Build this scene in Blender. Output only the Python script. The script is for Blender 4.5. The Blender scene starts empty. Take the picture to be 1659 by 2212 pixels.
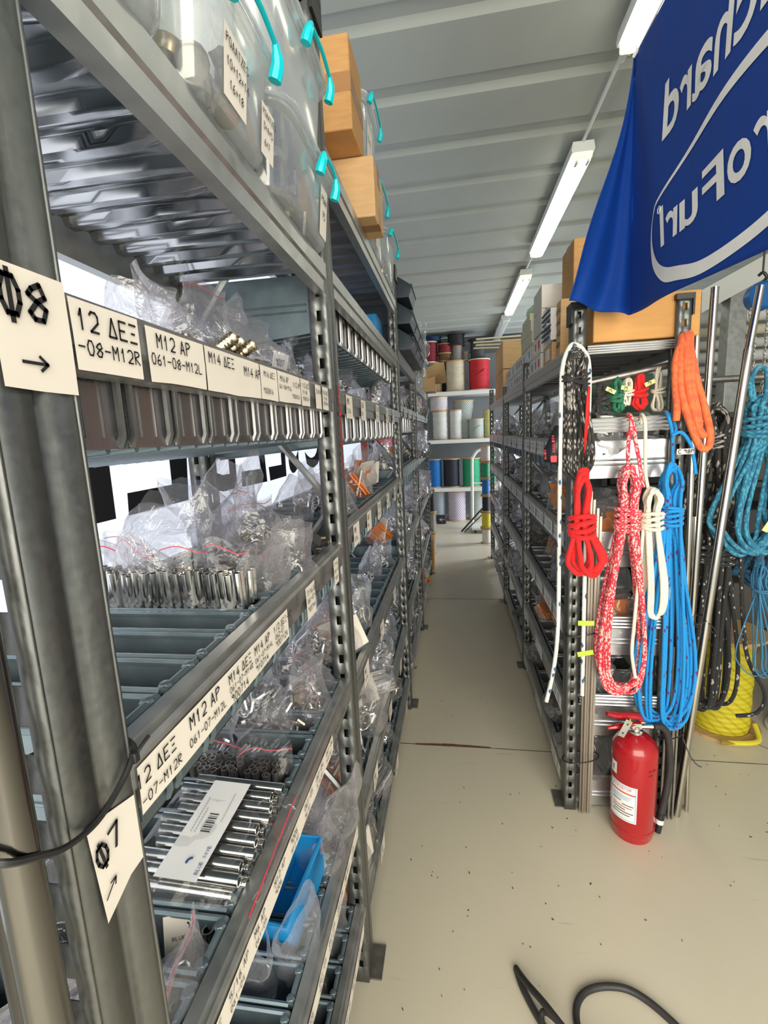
import bpy, math, random
from mathutils import Vector, Matrix, noise, Quaternion
PI = math.pi
R = math.radians
SC = bpy.context.scene
COL = SC.collection
rnd = random.Random(7)

# ------------------------------------------------------------------ camera
cd = bpy.data.cameras.new('camera')
cd.sensor_fit = 'VERTICAL'
cd.sensor_height = 36.0
cd.lens = 16.597
cd.clip_start = 0.02
cam = bpy.data.objects.new('camera', cd)
COL.objects.link(cam)
cam.matrix_world = Matrix(((0.98837, 0.02157, 0.15054, 0), (0.14488, 0.16735, -0.97519, 0), (-0.04623, 0.98566, 0.16228, 1.5), (0, 0, 0, 1)))
SC.camera = cam

# ------------------------------------------------------------------ world and lights
SC.view_settings.view_transform = 'Standard'
SC.view_settings.look = 'None'
SC.view_settings.gamma = 1
SC.view_settings.use_curve_mapping = False
SC.view_settings.exposure = 0.30
W = bpy.data.worlds.new('daylight_sky')
SC.world = W
W.use_nodes = True
bg = W.node_tree.nodes['Background']
bg.inputs[0].default_value = (0.80, 0.90, 1.0, 1)
bg.inputs[1].default_value = 0.9
SC.cycles.max_bounces = 8
SC.cycles.transparent_max_bounces = 24
SC.cycles.transmission_bounces = 4
SC.cycles.diffuse_bounces = 4
SC.cycles.glossy_bounces = 4
SC.cycles.caustics_reflective = False
SC.cycles.caustics_refractive = False
SC.cycles.sample_clamp_indirect = 6
SC.cycles.use_denoising = True


def area(name, loc, aim, sx, sy, power, col):
    l = bpy.data.lights.new(name, 'AREA')
    l.shape = 'RECTANGLE'
    l.size, l.size_y, l.energy, l.color = sx, sy, power, col
    o = bpy.data.objects.new(name, l)
    COL.objects.link(o)
    o.location = loc
    o.rotation_euler = (Vector(aim) - Vector(loc)).to_track_quat('-Z', 'Y').to_euler()
    return o


# daylight through the open front of the shop, the window behind the banner and the side opening at the back
area('front_opening_daylight', (0.5, -1.9, 1.75), (0.5, 3, 1.0), 3.6, 2.4, 155, (1.0, 0.92, 0.75))
area('banner_window_daylight', (-1.9, 1.6, 1.6), (0, 1.6, 1.5), 5.0, 1.9, 42, (0.90, 0.93, 1.0))
area('back_opening_daylight', (3.2, 7.0, 1.3), (0, 7.0, 0.6), 1.4, 2.0, 130, (0.86, 0.93, 1.0))

# ------------------------------------------------------------------ mesh helpers
ORG = {}
KIDS = {}


class G:
    def __init__(s):
        s.v, s.f, s.m, s.uv = [], [], [], []

    def add(s, vs, fs, m=0, uvs=None):
        o = len(s.v)
        s.v.extend([tuple(p) for p in vs])
        for i, f in enumerate(fs):
            s.f.append([o + k for k in f])
            s.m.append(m)
            s.uv.append(uvs[i] if uvs else None)
        return s

    def box(s, c, d, m=0, rot=None):
        vs = []
        for x in (-1, 1):
            for y in (-1, 1):
                for z in (-1, 1):
                    p = Vector((x * d[0] / 2, y * d[1] / 2, z * d[2] / 2))
                    if rot is not None:
                        p = rot @ p
                    vs.append(p + Vector(c))
        return s.add(vs, [(0, 1, 3, 2), (4, 6, 7, 5), (0, 4, 5, 1), (2, 3, 7, 6), (0, 2, 6, 4), (1, 5, 7, 3)], m)

    def prism(s, prof, fn, t0, t1, m=0, caps=True, closed=True):
        n = len(prof)
        vs = [fn(p, q, t0) for p, q in prof] + [fn(p, q, t1) for p, q in prof]
        fs = [(i, (i + 1) % n, n + (i + 1) % n, n + i) for i in range(n if closed else n - 1)]
        if caps and closed:
            fs += [tuple(range(n))[::-1], tuple(range(n, 2 * n))]
        return s.add(vs, fs, m)

    def tube(s, pts, r, n=8, m=0, closed=False, caps=True, sub=0):
        pts = [Vector(p) for p in pts]
        if sub:
            pts = smooth(pts, sub, closed)
        N = len(pts)
        rr = r if isinstance(r, (list, tuple)) else [r] * N
        if len(rr) != N:
            rr = [rr[min(len(rr) - 1, int(i * len(rr) / N))] for i in range(N)]
        up = None
        vs, fs, uvs = [], [], []
        L = 0
        Ls = []
        for i, p in enumerate(pts):
            if closed:
                t = pts[(i + 1) % N] - pts[i - 1]
            else:
                t = pts[min(i + 1, N - 1)] - pts[max(i - 1, 0)]
            if t.length < 1e-9:
                t = Vector((0, 0, 1))
            t.normalize()
            if up is None:
                up = t.orthogonal().normalized()
            else:
                up = up - t * up.dot(t)
                up = up.normalized() if up.length > 1e-6 else t.orthogonal().normalized()
            b = t.cross(up)
            for k in range(n):
                a = 2 * PI * k / n
                vs.append(p + (up * math.cos(a) + b * math.sin(a)) * rr[i])
            if i:
                L += (p - pts[i - 1]).length
            Ls.append(L / (2 * PI * max(rr[i], 1e-5)))
        for i in range(N if closed else N - 1):
            j = (i + 1) % N
            lu = Ls[j] if j else L / (2 * PI * rr[0]) + 1
            for k in range(n):
                k2 = (k + 1) % n
                fs.append((i * n + k, i * n + k2, j * n + k2, j * n + k))
                uvs.append(((Ls[i], k / n), (Ls[i], (k + 1) / n), (lu, (k + 1) / n), (lu, k / n)))
        if caps and not closed:
            fs += [tuple(range(n))[::-1], tuple((N - 1) * n + k for k in range(n))]
            uvs += [None, None]
        return s.add(vs, fs, m, uvs)

    def pipe(s, a, b, ro, ri, n=12, m=0):
        a, b = Vector(a), Vector(b)
        t = (b - a).normalized()
        u = t.orthogonal().normalized()
        w = t.cross(u)
        vs = []
        for p, r in ((a, ro), (b, ro), (b, ri), (a, ri)):
            for k in range(n):
                x = 2 * PI * k / n
                vs.append(p + (u * math.cos(x) + w * math.sin(x)) * r)
        fs = [(j * n + k, j * n + (k + 1) % n, ((j + 1) % 4) * n + (k + 1) % n, ((j + 1) % 4) * n + k) for j in range(4) for k in range(n)]
        return s.add(vs, fs, m)

    def lathe(s, prof, c=(0, 0, 0), n=24, m=0, rot=None):
        vs, fs, uvs = [], [], []
        K = len(prof)
        for r, z in prof:
            for k in range(n):
                a = 2 * PI * k / n
                p = Vector((r * math.cos(a), r * math.sin(a), z))
                if rot is not None:
                    p = rot @ p
                vs.append(p + Vector(c))
        for i in range(K - 1):
            for k in range(n):
                fs.append((i * n + k, i * n + (k + 1) % n, (i + 1) * n + (k + 1) % n, (i + 1) * n + k))
                uvs.append(((k / n, prof[i][1]), ((k + 1) / n, prof[i][1]), ((k + 1) / n, prof[i + 1][1]), (k / n, prof[i + 1][1])))
        if prof[0][0] > 1e-5:
            fs.append(tuple(range(n))[::-1]); uvs.append(None)
        if prof[-1][0] > 1e-5:
            fs.append(tuple((K - 1) * n + k for k in range(n))); uvs.append(None)
        return s.add(vs, fs, m, uvs)

    def grid(s, nu, nv, fn, m=0, wrap=False):
        vs = [fn(i / (nu if wrap else nu - 1), j / (nv - 1)) for j in range(nv) for i in range(nu)]
        fs, uvs = [], []
        for j in range(nv - 1):
            for i in range(nu if wrap else nu - 1):
                i2 = (i + 1) % nu
                fs.append((j * nu + i, j * nu + i2, (j + 1) * nu + i2, (j + 1) * nu + i))
                u0, u1, w0, w1 = i / nu, (i + 1) / nu, j / nv, (j + 1) / nv
                uvs.append(((u0, w0), (u1, w0), (u1, w1), (u0, w1)))
        return s.add(vs, fs, m, uvs)

    def build(s, name, mats, parent=None, solid=0, bevel=0, sharp=38, org=None, sub=0, flat=False):
        if not isinstance(mats, (list, tuple)):
            mats = [mats]
        if parent is not None:
            off = ORG[parent.name]
        elif org is not None:
            off = Vector(org)
        else:
            xs, ys, zs = zip(*s.v)
            off = Vector(((min(xs) + max(xs)) / 2, (min(ys) + max(ys)) / 2, min(zs)))
        me = bpy.data.meshes.new(name)
        me.from_pydata([(p[0] - off[0], p[1] - off[1], p[2] - off[2]) for p in s.v], [], s.f)
        for mt in mats:
            me.materials.append(mt)
        me.polygons.foreach_set('material_index', s.m)
        if any(u for u in s.uv):
            lay = me.uv_layers.new(name='UVMap').data
            for p, u in zip(me.polygons, s.uv):
                if u:
                    for li, q in zip(p.loop_indices, u):
                        lay[li].uv = q
        me.polygons.foreach_set('use_smooth', [not flat] * len(me.polygons))
        me.update()
        me.validate()
        if not flat:
            me.set_sharp_from_angle(angle=R(sharp))
        o = bpy.data.objects.new(name, me)
        COL.objects.link(o)
        if parent is not None:
            o.parent = parent
            KIDS.setdefault(parent.name, []).append(o)
        else:
            o.location = off
        ORG[o.name] = off
        if bevel:
            b = o.modifiers.new('b', 'BEVEL')
            b.width, b.segments, b.limit_method, b.angle_limit = bevel, 2, 'ANGLE', R(40)
        if solid:
            b = o.modifiers.new('s', 'SOLIDIFY')
            b.thickness, b.offset = solid, 0
        if sub:
            b = o.modifiers.new('d', 'SUBSURF')
            b.levels = b.render_levels = sub
        return o


def smooth(pts, sub, closed=False):
    N = len(pts)
    out = []
    for i in range(N if closed else N - 1):
        if closed:
            p0, p1, p2, p3 = pts[i - 1], pts[i], pts[(i + 1) % N], pts[(i + 2) % N]
        else:
            p0, p1, p2, p3 = pts[max(i - 1, 0)], pts[i], pts[i + 1], pts[min(i + 2, N - 1)]
        for k in range(sub):
            t = k / sub
            out.append(0.5 * ((2 * p1) + (p2 - p0) * t + (2 * p0 - 5 * p1 + 4 * p2 - p3) * t * t + (3 * p1 - p0 - 3 * p2 + p3) * t ** 3))
    if not closed:
        out.append(pts[-1])
    return out


def tag(o, label, cat, group=None, kind=None):
    o['label'], o['category'] = label, cat
    if group:
        o['group'] = group
    if kind:
        o['kind'] = kind
    return o


def thing(name, label, cat, loc=(0, 0, 0), group=None):
    o = bpy.data.objects.new(name, None)
    o.empty_display_size = 0.05
    COL.objects.link(o)
    o.location = loc
    ORG[o.name] = Vector(loc)
    return tag(o, label, cat, group)


def struct(o):
    o['kind'] = 'structure'
    return o


def copy_tree(o, par=None):
    c = o.copy()
    COL.objects.link(c)
    if par is not None:
        c.parent = par
        KIDS.setdefault(par.name, []).append(c)
    for ch in KIDS.get(o.name, []):
        copy_tree(ch, c)
    return c


class Proto:
    """first use hands out the original, later uses hand out copies"""
    def __init__(s, o):
        s.o, s.used = o, False

    def put(s, loc, rot=(0, 0, 0), sc=None, label=None, group=None):
        c = copy_tree(s.o) if s.used else s.o
        s.used = True
        c.location, c.rotation_euler = loc, rot
        c.scale = sc if sc else (1, 1, 1)
        if label:
            c['label'] = label
        if group:
            c['group'] = group
        return c


ORD = 'first second third fourth fifth sixth seventh eighth ninth tenth eleventh twelfth thirteenth fourteenth fifteenth sixteenth seventeenth eighteenth nineteenth twentieth twenty-first twenty-second twenty-third twenty-fourth twenty-fifth twenty-sixth'.split()


# ------------------------------------------------------------------ materials
def newmat(name):
    m = bpy.data.materials.new(name)
    m.use_nodes = True
    nt = m.node_tree
    nt.nodes.clear()
    out = nt.nodes.new('ShaderNodeOutputMaterial')
    return m, nt, out


def nd(nt, typ, **kw):
    n = nt.nodes.new(typ)
    for k, v in kw.items():
        if k.startswith('i_'):
            n.inputs[k[2:].replace('_', ' ')].default_value = v
        else:
            setattr(n, k, v)
    return n


def pmat(name, col, rough=0.5, metal=0.0, nz=None, bump=None, coat=0.0, stretch=None, rnz=0.0):
    m, nt, out = newmat(name)
    b = nd(nt, 'ShaderNodeBsdfPrincipled')
    nt.links.new(b.outputs[0], out.inputs[0])
    b.inputs['Base Color'].default_value = (*col, 1)
    b.inputs['Roughness'].default_value = rough
    b.inputs['Metallic'].default_value = metal
    b.inputs['Coat Weight'].default_value = coat
    tc = nd(nt, 'ShaderNodeTexCoord')
    src = tc.outputs['Object']
    if stretch:
        mp = nd(nt, 'ShaderNodeMapping')
        mp.inputs['Scale'].default_value = stretch
        nt.links.new(src, mp.inputs[0])
        src = mp.outputs[0]
    if nz:
        t = nd(nt, 'ShaderNodeTexNoise', i_Scale=nz[0], i_Detail=nz[2] if len(nz) > 2 else 4.0)
        nt.links.new(src, t.inputs['Vector'])
        mx = nd(nt, 'ShaderNodeMix', data_type='RGBA')
        a = nz[1]
        mx.inputs[6].default_value = (*[max(0, c * (1 - a)) for c in col], 1)
        mx.inputs[7].default_value = (*[min(1, c * (1 + a)) for c in col], 1)
        rp = nd(nt, 'ShaderNodeMapRange')
        rp.inputs[1].default_value, rp.inputs[2].default_value = 0.3, 0.7
        nt.links.new(t.outputs[0], rp.inputs[0])
        nt.links.new(rp.outputs[0], mx.inputs[0])
        nt.links.new(mx.outputs[2], b.inputs['Base Color'])
        if rnz:
            r2 = nd(nt, 'ShaderNodeMapRange')
            r2.inputs[1].default_value, r2.inputs[2].default_value = 0.3, 0.7
            r2.inputs[3].default_value, r2.inputs[4].default_value = max(0.03, rough - rnz), rough + rnz
            nt.links.new(t.outputs[0], r2.inputs[0])
            nt.links.new(r2.outputs[0], b.inputs['Roughness'])
    if bump:
        t2 = nd(nt, 'ShaderNodeTexNoise', i_Scale=bump[0], i_Detail=3.0)
        nt.links.new(src, t2.inputs['Vector'])
        bp = nd(nt, 'ShaderNodeBump', i_Strength=bump[1], i_Distance=bump[2] if len(bump) > 2 else 0.002)
        nt.links.new(t2.outputs[0], bp.inputs['Height'])
        nt.links.new(bp.outputs[0], b.inputs['Normal'])
    return m


def emat(name, col, s):
    m, nt, out = newmat(name)
    e = nd(nt, 'ShaderNodeEmission')
    e.inputs[0].default_value = (*col, 1)
    e.inputs[1].default_value = s
    nt.links.new(e.outputs[0], out.inputs[0])
    return m


def film(name, tint, haze, gloss, lo, hi, bscale=18, bstr=0.9, rough=0.16):
    """thin clear plastic: mostly see-through, milky haze and sharp highlights on the creases"""
    m, nt, out = newmat(name)
    tr = nd(nt, 'ShaderNodeBsdfTransparent'); tr.inputs[0].default_value = (*tint, 1)
    df = nd(nt, 'ShaderNodeBsdfDiffuse'); df.inputs[0].default_value = (*haze, 1)
    tl = nd(nt, 'ShaderNodeBsdfTranslucent'); tl.inputs[0].default_value = (*haze, 1)
    gl = nd(nt, 'ShaderNodeBsdfGlossy'); gl.inputs[0].default_value = (1, 1, 1, 1); gl.inputs['Roughness'].default_value = rough
    a1 = nd(nt, 'ShaderNodeMixShader'); a1.inputs[0].default_value = 0.5
    nt.links.new(df.outputs[0], a1.inputs[1]); nt.links.new(tl.outputs[0], a1.inputs[2])
    a2 = nd(nt, 'ShaderNodeMixShader'); a2.inputs[0].default_value = gloss
    nt.links.new(a1.outputs[0], a2.inputs[1]); nt.links.new(gl.outputs[0], a2.inputs[2])
    tc = nd(nt, 'ShaderNodeTexCoord')
    t = nd(nt, 'ShaderNodeTexNoise', i_Scale=bscale, i_Detail=3.0, i_Distortion=1.2)
    nt.links.new(tc.outputs['Object'], t.inputs['Vector'])
    bp = nd(nt, 'ShaderNodeBump', i_Strength=bstr, i_Distance=0.012)
    nt.links.new(t.outputs[0], bp.inputs['Height'])
    lw = nd(nt, 'ShaderNodeLayerWeight', i_Blend=0.35)
    for n in (df, gl, lw):
        nt.links.new(bp.outputs[0], n.inputs['Normal'])
    mr = nd(nt, 'ShaderNodeMapRange')
    mr.inputs[3].default_value, mr.inputs[4].default_value = lo, hi
    nt.links.new(lw.outputs['Facing'], mr.inputs[0])
    mx = nd(nt, 'ShaderNodeMixShader')
    nt.links.new(mr.outputs[0], mx.inputs[0])
    nt.links.new(tr.outputs[0], mx.inputs[1]); nt.links.new(a2.outputs[0], mx.inputs[2])
    nt.links.new(mx.outputs[0], out.inputs[0])
    return m


def ropemat(name, col, fleck=None, thr=0.8, su=5.0, sv=6.0, rough=0.75, rot=0.6):
    """braided cover: cells of the braid on the rope's own length/turn coordinates, some cells in the fleck colour"""
    m, nt, out = newmat(name)
    b = nd(nt, 'ShaderNodeBsdfPrincipled'); b.inputs['Roughness'].default_value = rough
    b.inputs['Sheen Weight'].default_value = 0.15
    nt.links.new(b.outputs[0], out.inputs[0])
    uv = nd(nt, 'ShaderNodeTexCoord')
    mp = nd(nt, 'ShaderNodeMapping'); mp.inputs['Scale'].default_value = (su, sv, 1); mp.inputs['Rotation'].default_value = (0, 0, rot)
    nt.links.new(uv.outputs['UV'], mp.inputs[0])
    v = nd(nt, 'ShaderNodeTexVoronoi', i_Scale=1.0, i_Randomness=0.35)
    nt.links.new(mp.outputs[0], v.inputs['Vector'])
    mx = nd(nt, 'ShaderNodeMix', data_type='RGBA')
    mx.inputs[6].default_value = (*col, 1)
    mx.inputs[7].default_value = (*(fleck or [c * 0.75 for c in col]), 1)
    sp = nd(nt, 'ShaderNodeSeparateColor')
    nt.links.new(v.outputs['Color'], sp.inputs[0])
    gt = nd(nt, 'ShaderNodeMath', operation='GREATER_THAN'); gt.inputs[1].default_value = thr
    nt.links.new(sp.outputs[0], gt.inputs[0])
    nt.links.new(gt.outputs[0], mx.inputs[0])
    nt.links.new(mx.outputs[2], b.inputs['Base Color'])
    bp = nd(nt, 'ShaderNodeBump', i_Strength=0.6, i_Distance=0.002)
    bp.invert = True
    nt.links.new(v.outputs['Distance'], bp.inputs['Height'])
    nt.links.new(bp.outputs[0], b.inputs['Normal'])
    return m


def windmat(name, col, fleck=None, pitch=60.0, tilt=0.0, duty=0.55, rough=0.6):
    """rope wound on a spool: turns stacked up the axis, optional slanting tracer stripes"""
    m, nt, out = newmat(name)
    b = nd(nt, 'ShaderNodeBsdfPrincipled'); b.inputs['Roughness'].default_value = rough
    nt.links.new(b.outputs[0], out.inputs[0])
    uv = nd(nt, 'ShaderNodeTexCoord')
    w = nd(nt, 'ShaderNodeTexWave', bands_direction='Y', i_Scale=pitch / 3.14, i_Distortion=0.6, i_Detail=1.0)
    nt.links.new(uv.outputs['UV'], w.inputs['Vector'])
    bp = nd(nt, 'ShaderNodeBump', i_Strength=0.7, i_Distance=0.004)
    nt.links.new(w.outputs[1], bp.inputs['Height'])
    nt.links.new(bp.outputs[0], b.inputs['Normal'])
    mx = nd(nt, 'ShaderNodeMix', data_type='RGBA')
    mx.inputs[6].default_value = (*col, 1)
    mx.inputs[7].default_value = (*(fleck or [c * 0.7 for c in col]), 1)
    if fleck:
        mp = nd(nt, 'ShaderNodeMapping'); mp.inputs['Rotation'].default_value = (0, 0, tilt); mp.inputs['Scale'].default_value = (1.6, 1, 1)
        nt.links.new(uv.outputs['UV'], mp.inputs[0])
        w2 = nd(nt, 'ShaderNodeTexWave', bands_direction='Y', i_Scale=pitch / 6, i_Distortion=0.8)
        nt.links.new(mp.outputs[0], w2.inputs['Vector'])
        gt = nd(nt, 'ShaderNodeMath', operation='GREATER_THAN'); gt.inputs[1].default_value = duty
        nt.links.new(w2.outputs[1], gt.inputs[0])
        nt.links.new(gt.outputs[0], mx.inputs[0])
    else:
        n = nd(nt, 'ShaderNodeTexNoise', i_Scale=9.0)
        nt.links.new(uv.outputs['UV'], n.inputs['Vector'])
        nt.links.new(n.outputs[0], mx.inputs[0])
    nt.links.new(mx.outputs[2], b.inputs['Base Color'])
    return m


def clothmat(name, col, trans=0.4, sheen=0.3, rough=0.6):
    m, nt, out = newmat(name)
    b = nd(nt, 'ShaderNodeBsdfPrincipled'); b.inputs['Roughness'].default_value = rough
    b.inputs['Sheen Weight'].default_value = sheen
    b.inputs['Specular IOR Level'].default_value = 0.2
    b.inputs['Base Color'].default_value = (*col, 1)
    t = nd(nt, 'ShaderNodeBsdfTranslucent'); t.inputs[0].default_value = (*col, 1)
    mx = nd(nt, 'ShaderNodeMixShader'); mx.inputs[0].default_value = trans
    nt.links.new(b.outputs[0], mx.inputs[1]); nt.links.new(t.outputs[0], mx.inputs[2])
    nt.links.new(mx.outputs[0], out.inputs[0])
    tc = nd(nt, 'ShaderNodeTexCoord')
    n = nd(nt, 'ShaderNodeTexNoise', i_Scale=6.0, i_Detail=4.0)
    nt.links.new(tc.outputs['Object'], n.inputs['Vector'])
    bp = nd(nt, 'ShaderNodeBump', i_Strength=0.35, i_Distance=0.02)
    nt.links.new(n.outputs[0], bp.inputs['Height'])
    nt.links.new(bp.outputs[0], b.inputs['Normal'])
    return m


GALV = pmat('galvanised_steel', (0.46, 0.47, 0.46), 0.38, 0.85, (30, 0.12), rnz=0.08)
GALVW = pmat('galvanised_upright_steel', (0.165, 0.172, 0.168), 0.42, 0.75, (140, 0.10, 5), rnz=0.07)
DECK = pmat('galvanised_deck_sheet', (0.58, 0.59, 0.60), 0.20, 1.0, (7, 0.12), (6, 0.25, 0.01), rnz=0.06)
BINM = pmat('blue_grey_bin_steel', (0.16, 0.21, 0.24), 0.40, 0.55, (25, 0.15), rnz=0.08)
BINF = pmat('galvanised_bin_steel', (0.27, 0.27, 0.275), 0.30, 0.9, (22, 0.2), rnz=0.08)
BINB = pmat('bright_bin_steel', (0.66, 0.67, 0.70), 0.30, 0.95, (12, 0.08))
CHROME = pmat('polished_stainless', (0.78, 0.77, 0.74), 0.16, 1.0, (30, 0.1))
STAIN = pmat('brushed_stainless', (0.52, 0.49, 0.44), 0.19, 1.0, (40, 0.12), None, 0, (1, 1, 0.03))
DKSTEEL = pmat('dull_dark_steel', (0.33, 0.31, 0.29), 0.4, 0.9, (40, 0.2))
BRASS = pmat('brass', (0.50, 0.40, 0.26), 0.28, 1.0)
TUBEM = pmat('dark_polished_tube', (0.19, 0.187, 0.183), 0.17, 1.0)
TUBED = pmat('blackened_tube', (0.07, 0.068, 0.066), 0.25, 0.9)
BLACK = pmat('black_plastic', (0.015, 0.015, 0.017), 0.42)
RUBBER = pmat('black_rubber', (0.03, 0.028, 0.03), 0.5, 0, (30, 0.2))
PAPER = pmat('label_paper', (0.80, 0.74, 0.66), 0.75, 0, (8, 0.05))
PAPERW = pmat('white_paper', (0.82, 0.82, 0.82), 0.7, 0, (12, 0.04))
INK = pmat('black_marker_ink', (0.012, 0.011, 0.012), 0.6)
REDINK = pmat('red_paint_marker', (0.75, 0.02, 0.02), 0.5)
CARD = pmat('cardboard', (0.50, 0.27, 0.10), 0.8, 0, (14, 0.10), None, 0, (1, 1, 6))
CARDL = pmat('pale_cardboard', (0.62, 0.40, 0.20), 0.8, 0, (14, 0.08), None, 0, (1, 1, 6))
TAPE = pmat('brown_packing_tape', (0.36, 0.18, 0.075), 0.3)
WBOX = pmat('white_carton', (0.74, 0.72, 0.68), 0.7, 0, (10, 0.05))
CREAM = pmat('cream_carton', (0.70, 0.68, 0.52), 0.7, 0, (10, 0.05))
FILM = film('clear_poly_film', (0.97, 0.97, 0.98), (0.90, 0.88, 0.93), 0.50, 0.10, 0.62, 24, 0.8, 0.09)
FILMC = film('taut_clear_film', (0.98, 0.98, 0.985), (0.90, 0.89, 0.93), 0.65, 0.03, 0.36, 14, 0.5, 0.07)
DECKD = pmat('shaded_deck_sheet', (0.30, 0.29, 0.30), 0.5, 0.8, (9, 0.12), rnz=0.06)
FILMG = film('grey_poly_film', (0.82, 0.82, 0.83), (0.50, 0.50, 0.50), 0.30, 0.38, 0.85, 12, 1.0, 0.22)
CLEARBOX = film('clear_box_plastic', (0.97, 0.98, 0.98), (0.88, 0.92, 0.94), 0.35, 0.16, 0.70, 4, 0.12, 0.12)
TEAL = pmat('teal_plastic', (0.0, 0.58, 0.66), 0.35)
ZIPRED = pmat('red_zip_strip', (0.75, 0.06, 0.09), 0.4)
ORANGE = pmat('orange_packet', (0.85, 0.24, 0.03), 0.5, 0, (9, 0.15))
BLUEP = pmat('blue_plastic', (0.01, 0.24, 0.56), 0.4)
REDP = pmat('extinguisher_red', (0.40, 0.006, 0.012), 0.24, 0, (3, 0.06), None, 0.4)
WHITE = pmat('white_paint', (0.80, 0.80, 0.79), 0.45)
GREYW = pmat('grey_white_board', (0.70, 0.72, 0.70), 0.5)
WOOD = pmat('plywood_flange', (0.52, 0.33, 0.15), 0.6, 0, (12, 0.2), None, 0, (1, 6, 1))
LIME = pmat('lime_tape', (0.50, 0.78, 0.06), 0.5)
YTAG = pmat('yellow_tag_paper', (0.72, 0.72, 0.30), 0.6)
# ------------------------------------------------------------------ writing
STROKE = {
    '0': '10 02 04 16 36 44 42 30 10', '1': '14 26 20', '2': '05 16 36 45 43 00 40', '3': '05 16 36 45 24 43 41 30 10 01', '4': '36 02 42;34 30',
    '5': '46 06 04 34 43 41 30 00', '6': '36 14 01 10 30 41 33 02', '7': '06 46 10', '8': '23 04 15 36 44 23 01 10 30 42 23', '9': '44 24 05 26 45 40',
    'A': '00 26 40;12 32', 'M': '00 06 23 46 40', 'P': '00 06 36 45 34 03', 'R': '00 06 36 45 34 03 40', 'L': '06 00 40', 'O': '10 02 04 16 36 44 42 30 10',
    'D': '00 26 40 00', 'T': '06 46;26 20', 'Z': '06 46 00 40', 'E': '46 06 00 40;03 33', 'S': '45 36 16 04 42 30 10 01', 'X': '06 46;13 33;00 40',
    'F': '10 02 04 16 36 44 42 30 10;27 2-', '+': '21 25;03 43', '-': '03 43', '/': '00 46', '.': '10 11', 'Y': '06 23 46;23 20', 'I': '20 26',
    'U': '06 01 10 30 41 46', 'B': '00 06 36 45 33 03;33 42 31 00', 'C': '45 36 16 04 02 10 30 41', 'N': '00 06 40 46', 'G': '45 36 16 04 02 10 30 42 22',
    '>': '03 a3;75 a3 71', 'H': '00 06;46 40;03 43', 'K': '00 06;46 03 40', 'W': '06 10 23 30 46', '~': '03 14 22 34 43',
}
HEX = {'-': -1.2, 'a': 10}


def write(g, text, o, u, v, h, m, w=0.13, n=None, lift=0.0006):
    """hand lettering as thin ink ribbons; o = lower start of the line, u along, v up, h = letter height"""
    o, u, v = Vector(o), Vector(u).normalized(), Vector(v).normalized()
    n = Vector(n) if n else u.cross(v)
    s = h / 6
    x = 0.0
    hw = h * w / 2
    for ch in text:
        if ch in STROKE:
            for st in STROKE[ch].split(';'):
                pts = [(HEX.get(k[0], None) if k[0] in HEX else int(k[0]), HEX.get(k[1], None) if k[1] in HEX else int(k[1])) for k in st.split()]
                ps = [o + u * (x + a * s * 0.85) + v * (b * s) + n * lift for a, b in pts]
                for a, b in zip(ps, ps[1:]):
                    d = (b - a)
                    if d.length < 1e-7:
                        continue
                    d.normalize()
                    q = n.normalized().cross(d) * hw
                    a2, b2 = a - d * hw * 0.6, b + d * hw * 0.6
                    g.add([a2 - q, b2 - q, b2 + q, a2 + q], [(0, 1, 2, 3)], m)
        x += s * (5.2 if ch != ' ' else 3.0) * (2.0 if ch == '>' else 1)
    return x


_gl = {}


def glyph(ch, bold=False):
    """outline of one printed character, filled, as 2-D points scaled to its own box"""
    key = (ch, bold)
    if key not in _gl:
        cu = bpy.data.curves.new('glyph', 'FONT')
        cu.body = ch
        cu.resolution_u = 4
        cu.offset = 0.018 if bold else 0.0
        ob = bpy.data.objects.new('glyph', cu)
        me = bpy.data.meshes.new_from_object(ob)
        vs = [(v.co.x, v.co.y) for v in me.vertices]
        fs = [tuple(p.vertices) for p in me.polygons]
        bpy.data.objects.remove(ob)
        bpy.data.curves.remove(cu)
        bpy.data.meshes.remove(me)
        x0, x1 = min(p[0] for p in vs), max(p[0] for p in vs)
        y0, y1 = min(p[1] for p in vs), max(p[1] for p in vs)
        _gl[key] = ([((x - x0) / (x1 - x0), (y - y0) / (y1 - y0)) for x, y in vs], fs)
    return _gl[key]


def put_glyph(g, ch, fn, a0, a1, b0, b1, m=0, slant=0.0, bold=False):
    vs, fs = glyph(ch, bold)
    g.add([fn(a0 + (a1 - a0) * (x + slant * y), b0 + (b1 - b0) * y) for x, y in vs], fs, m)


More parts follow.
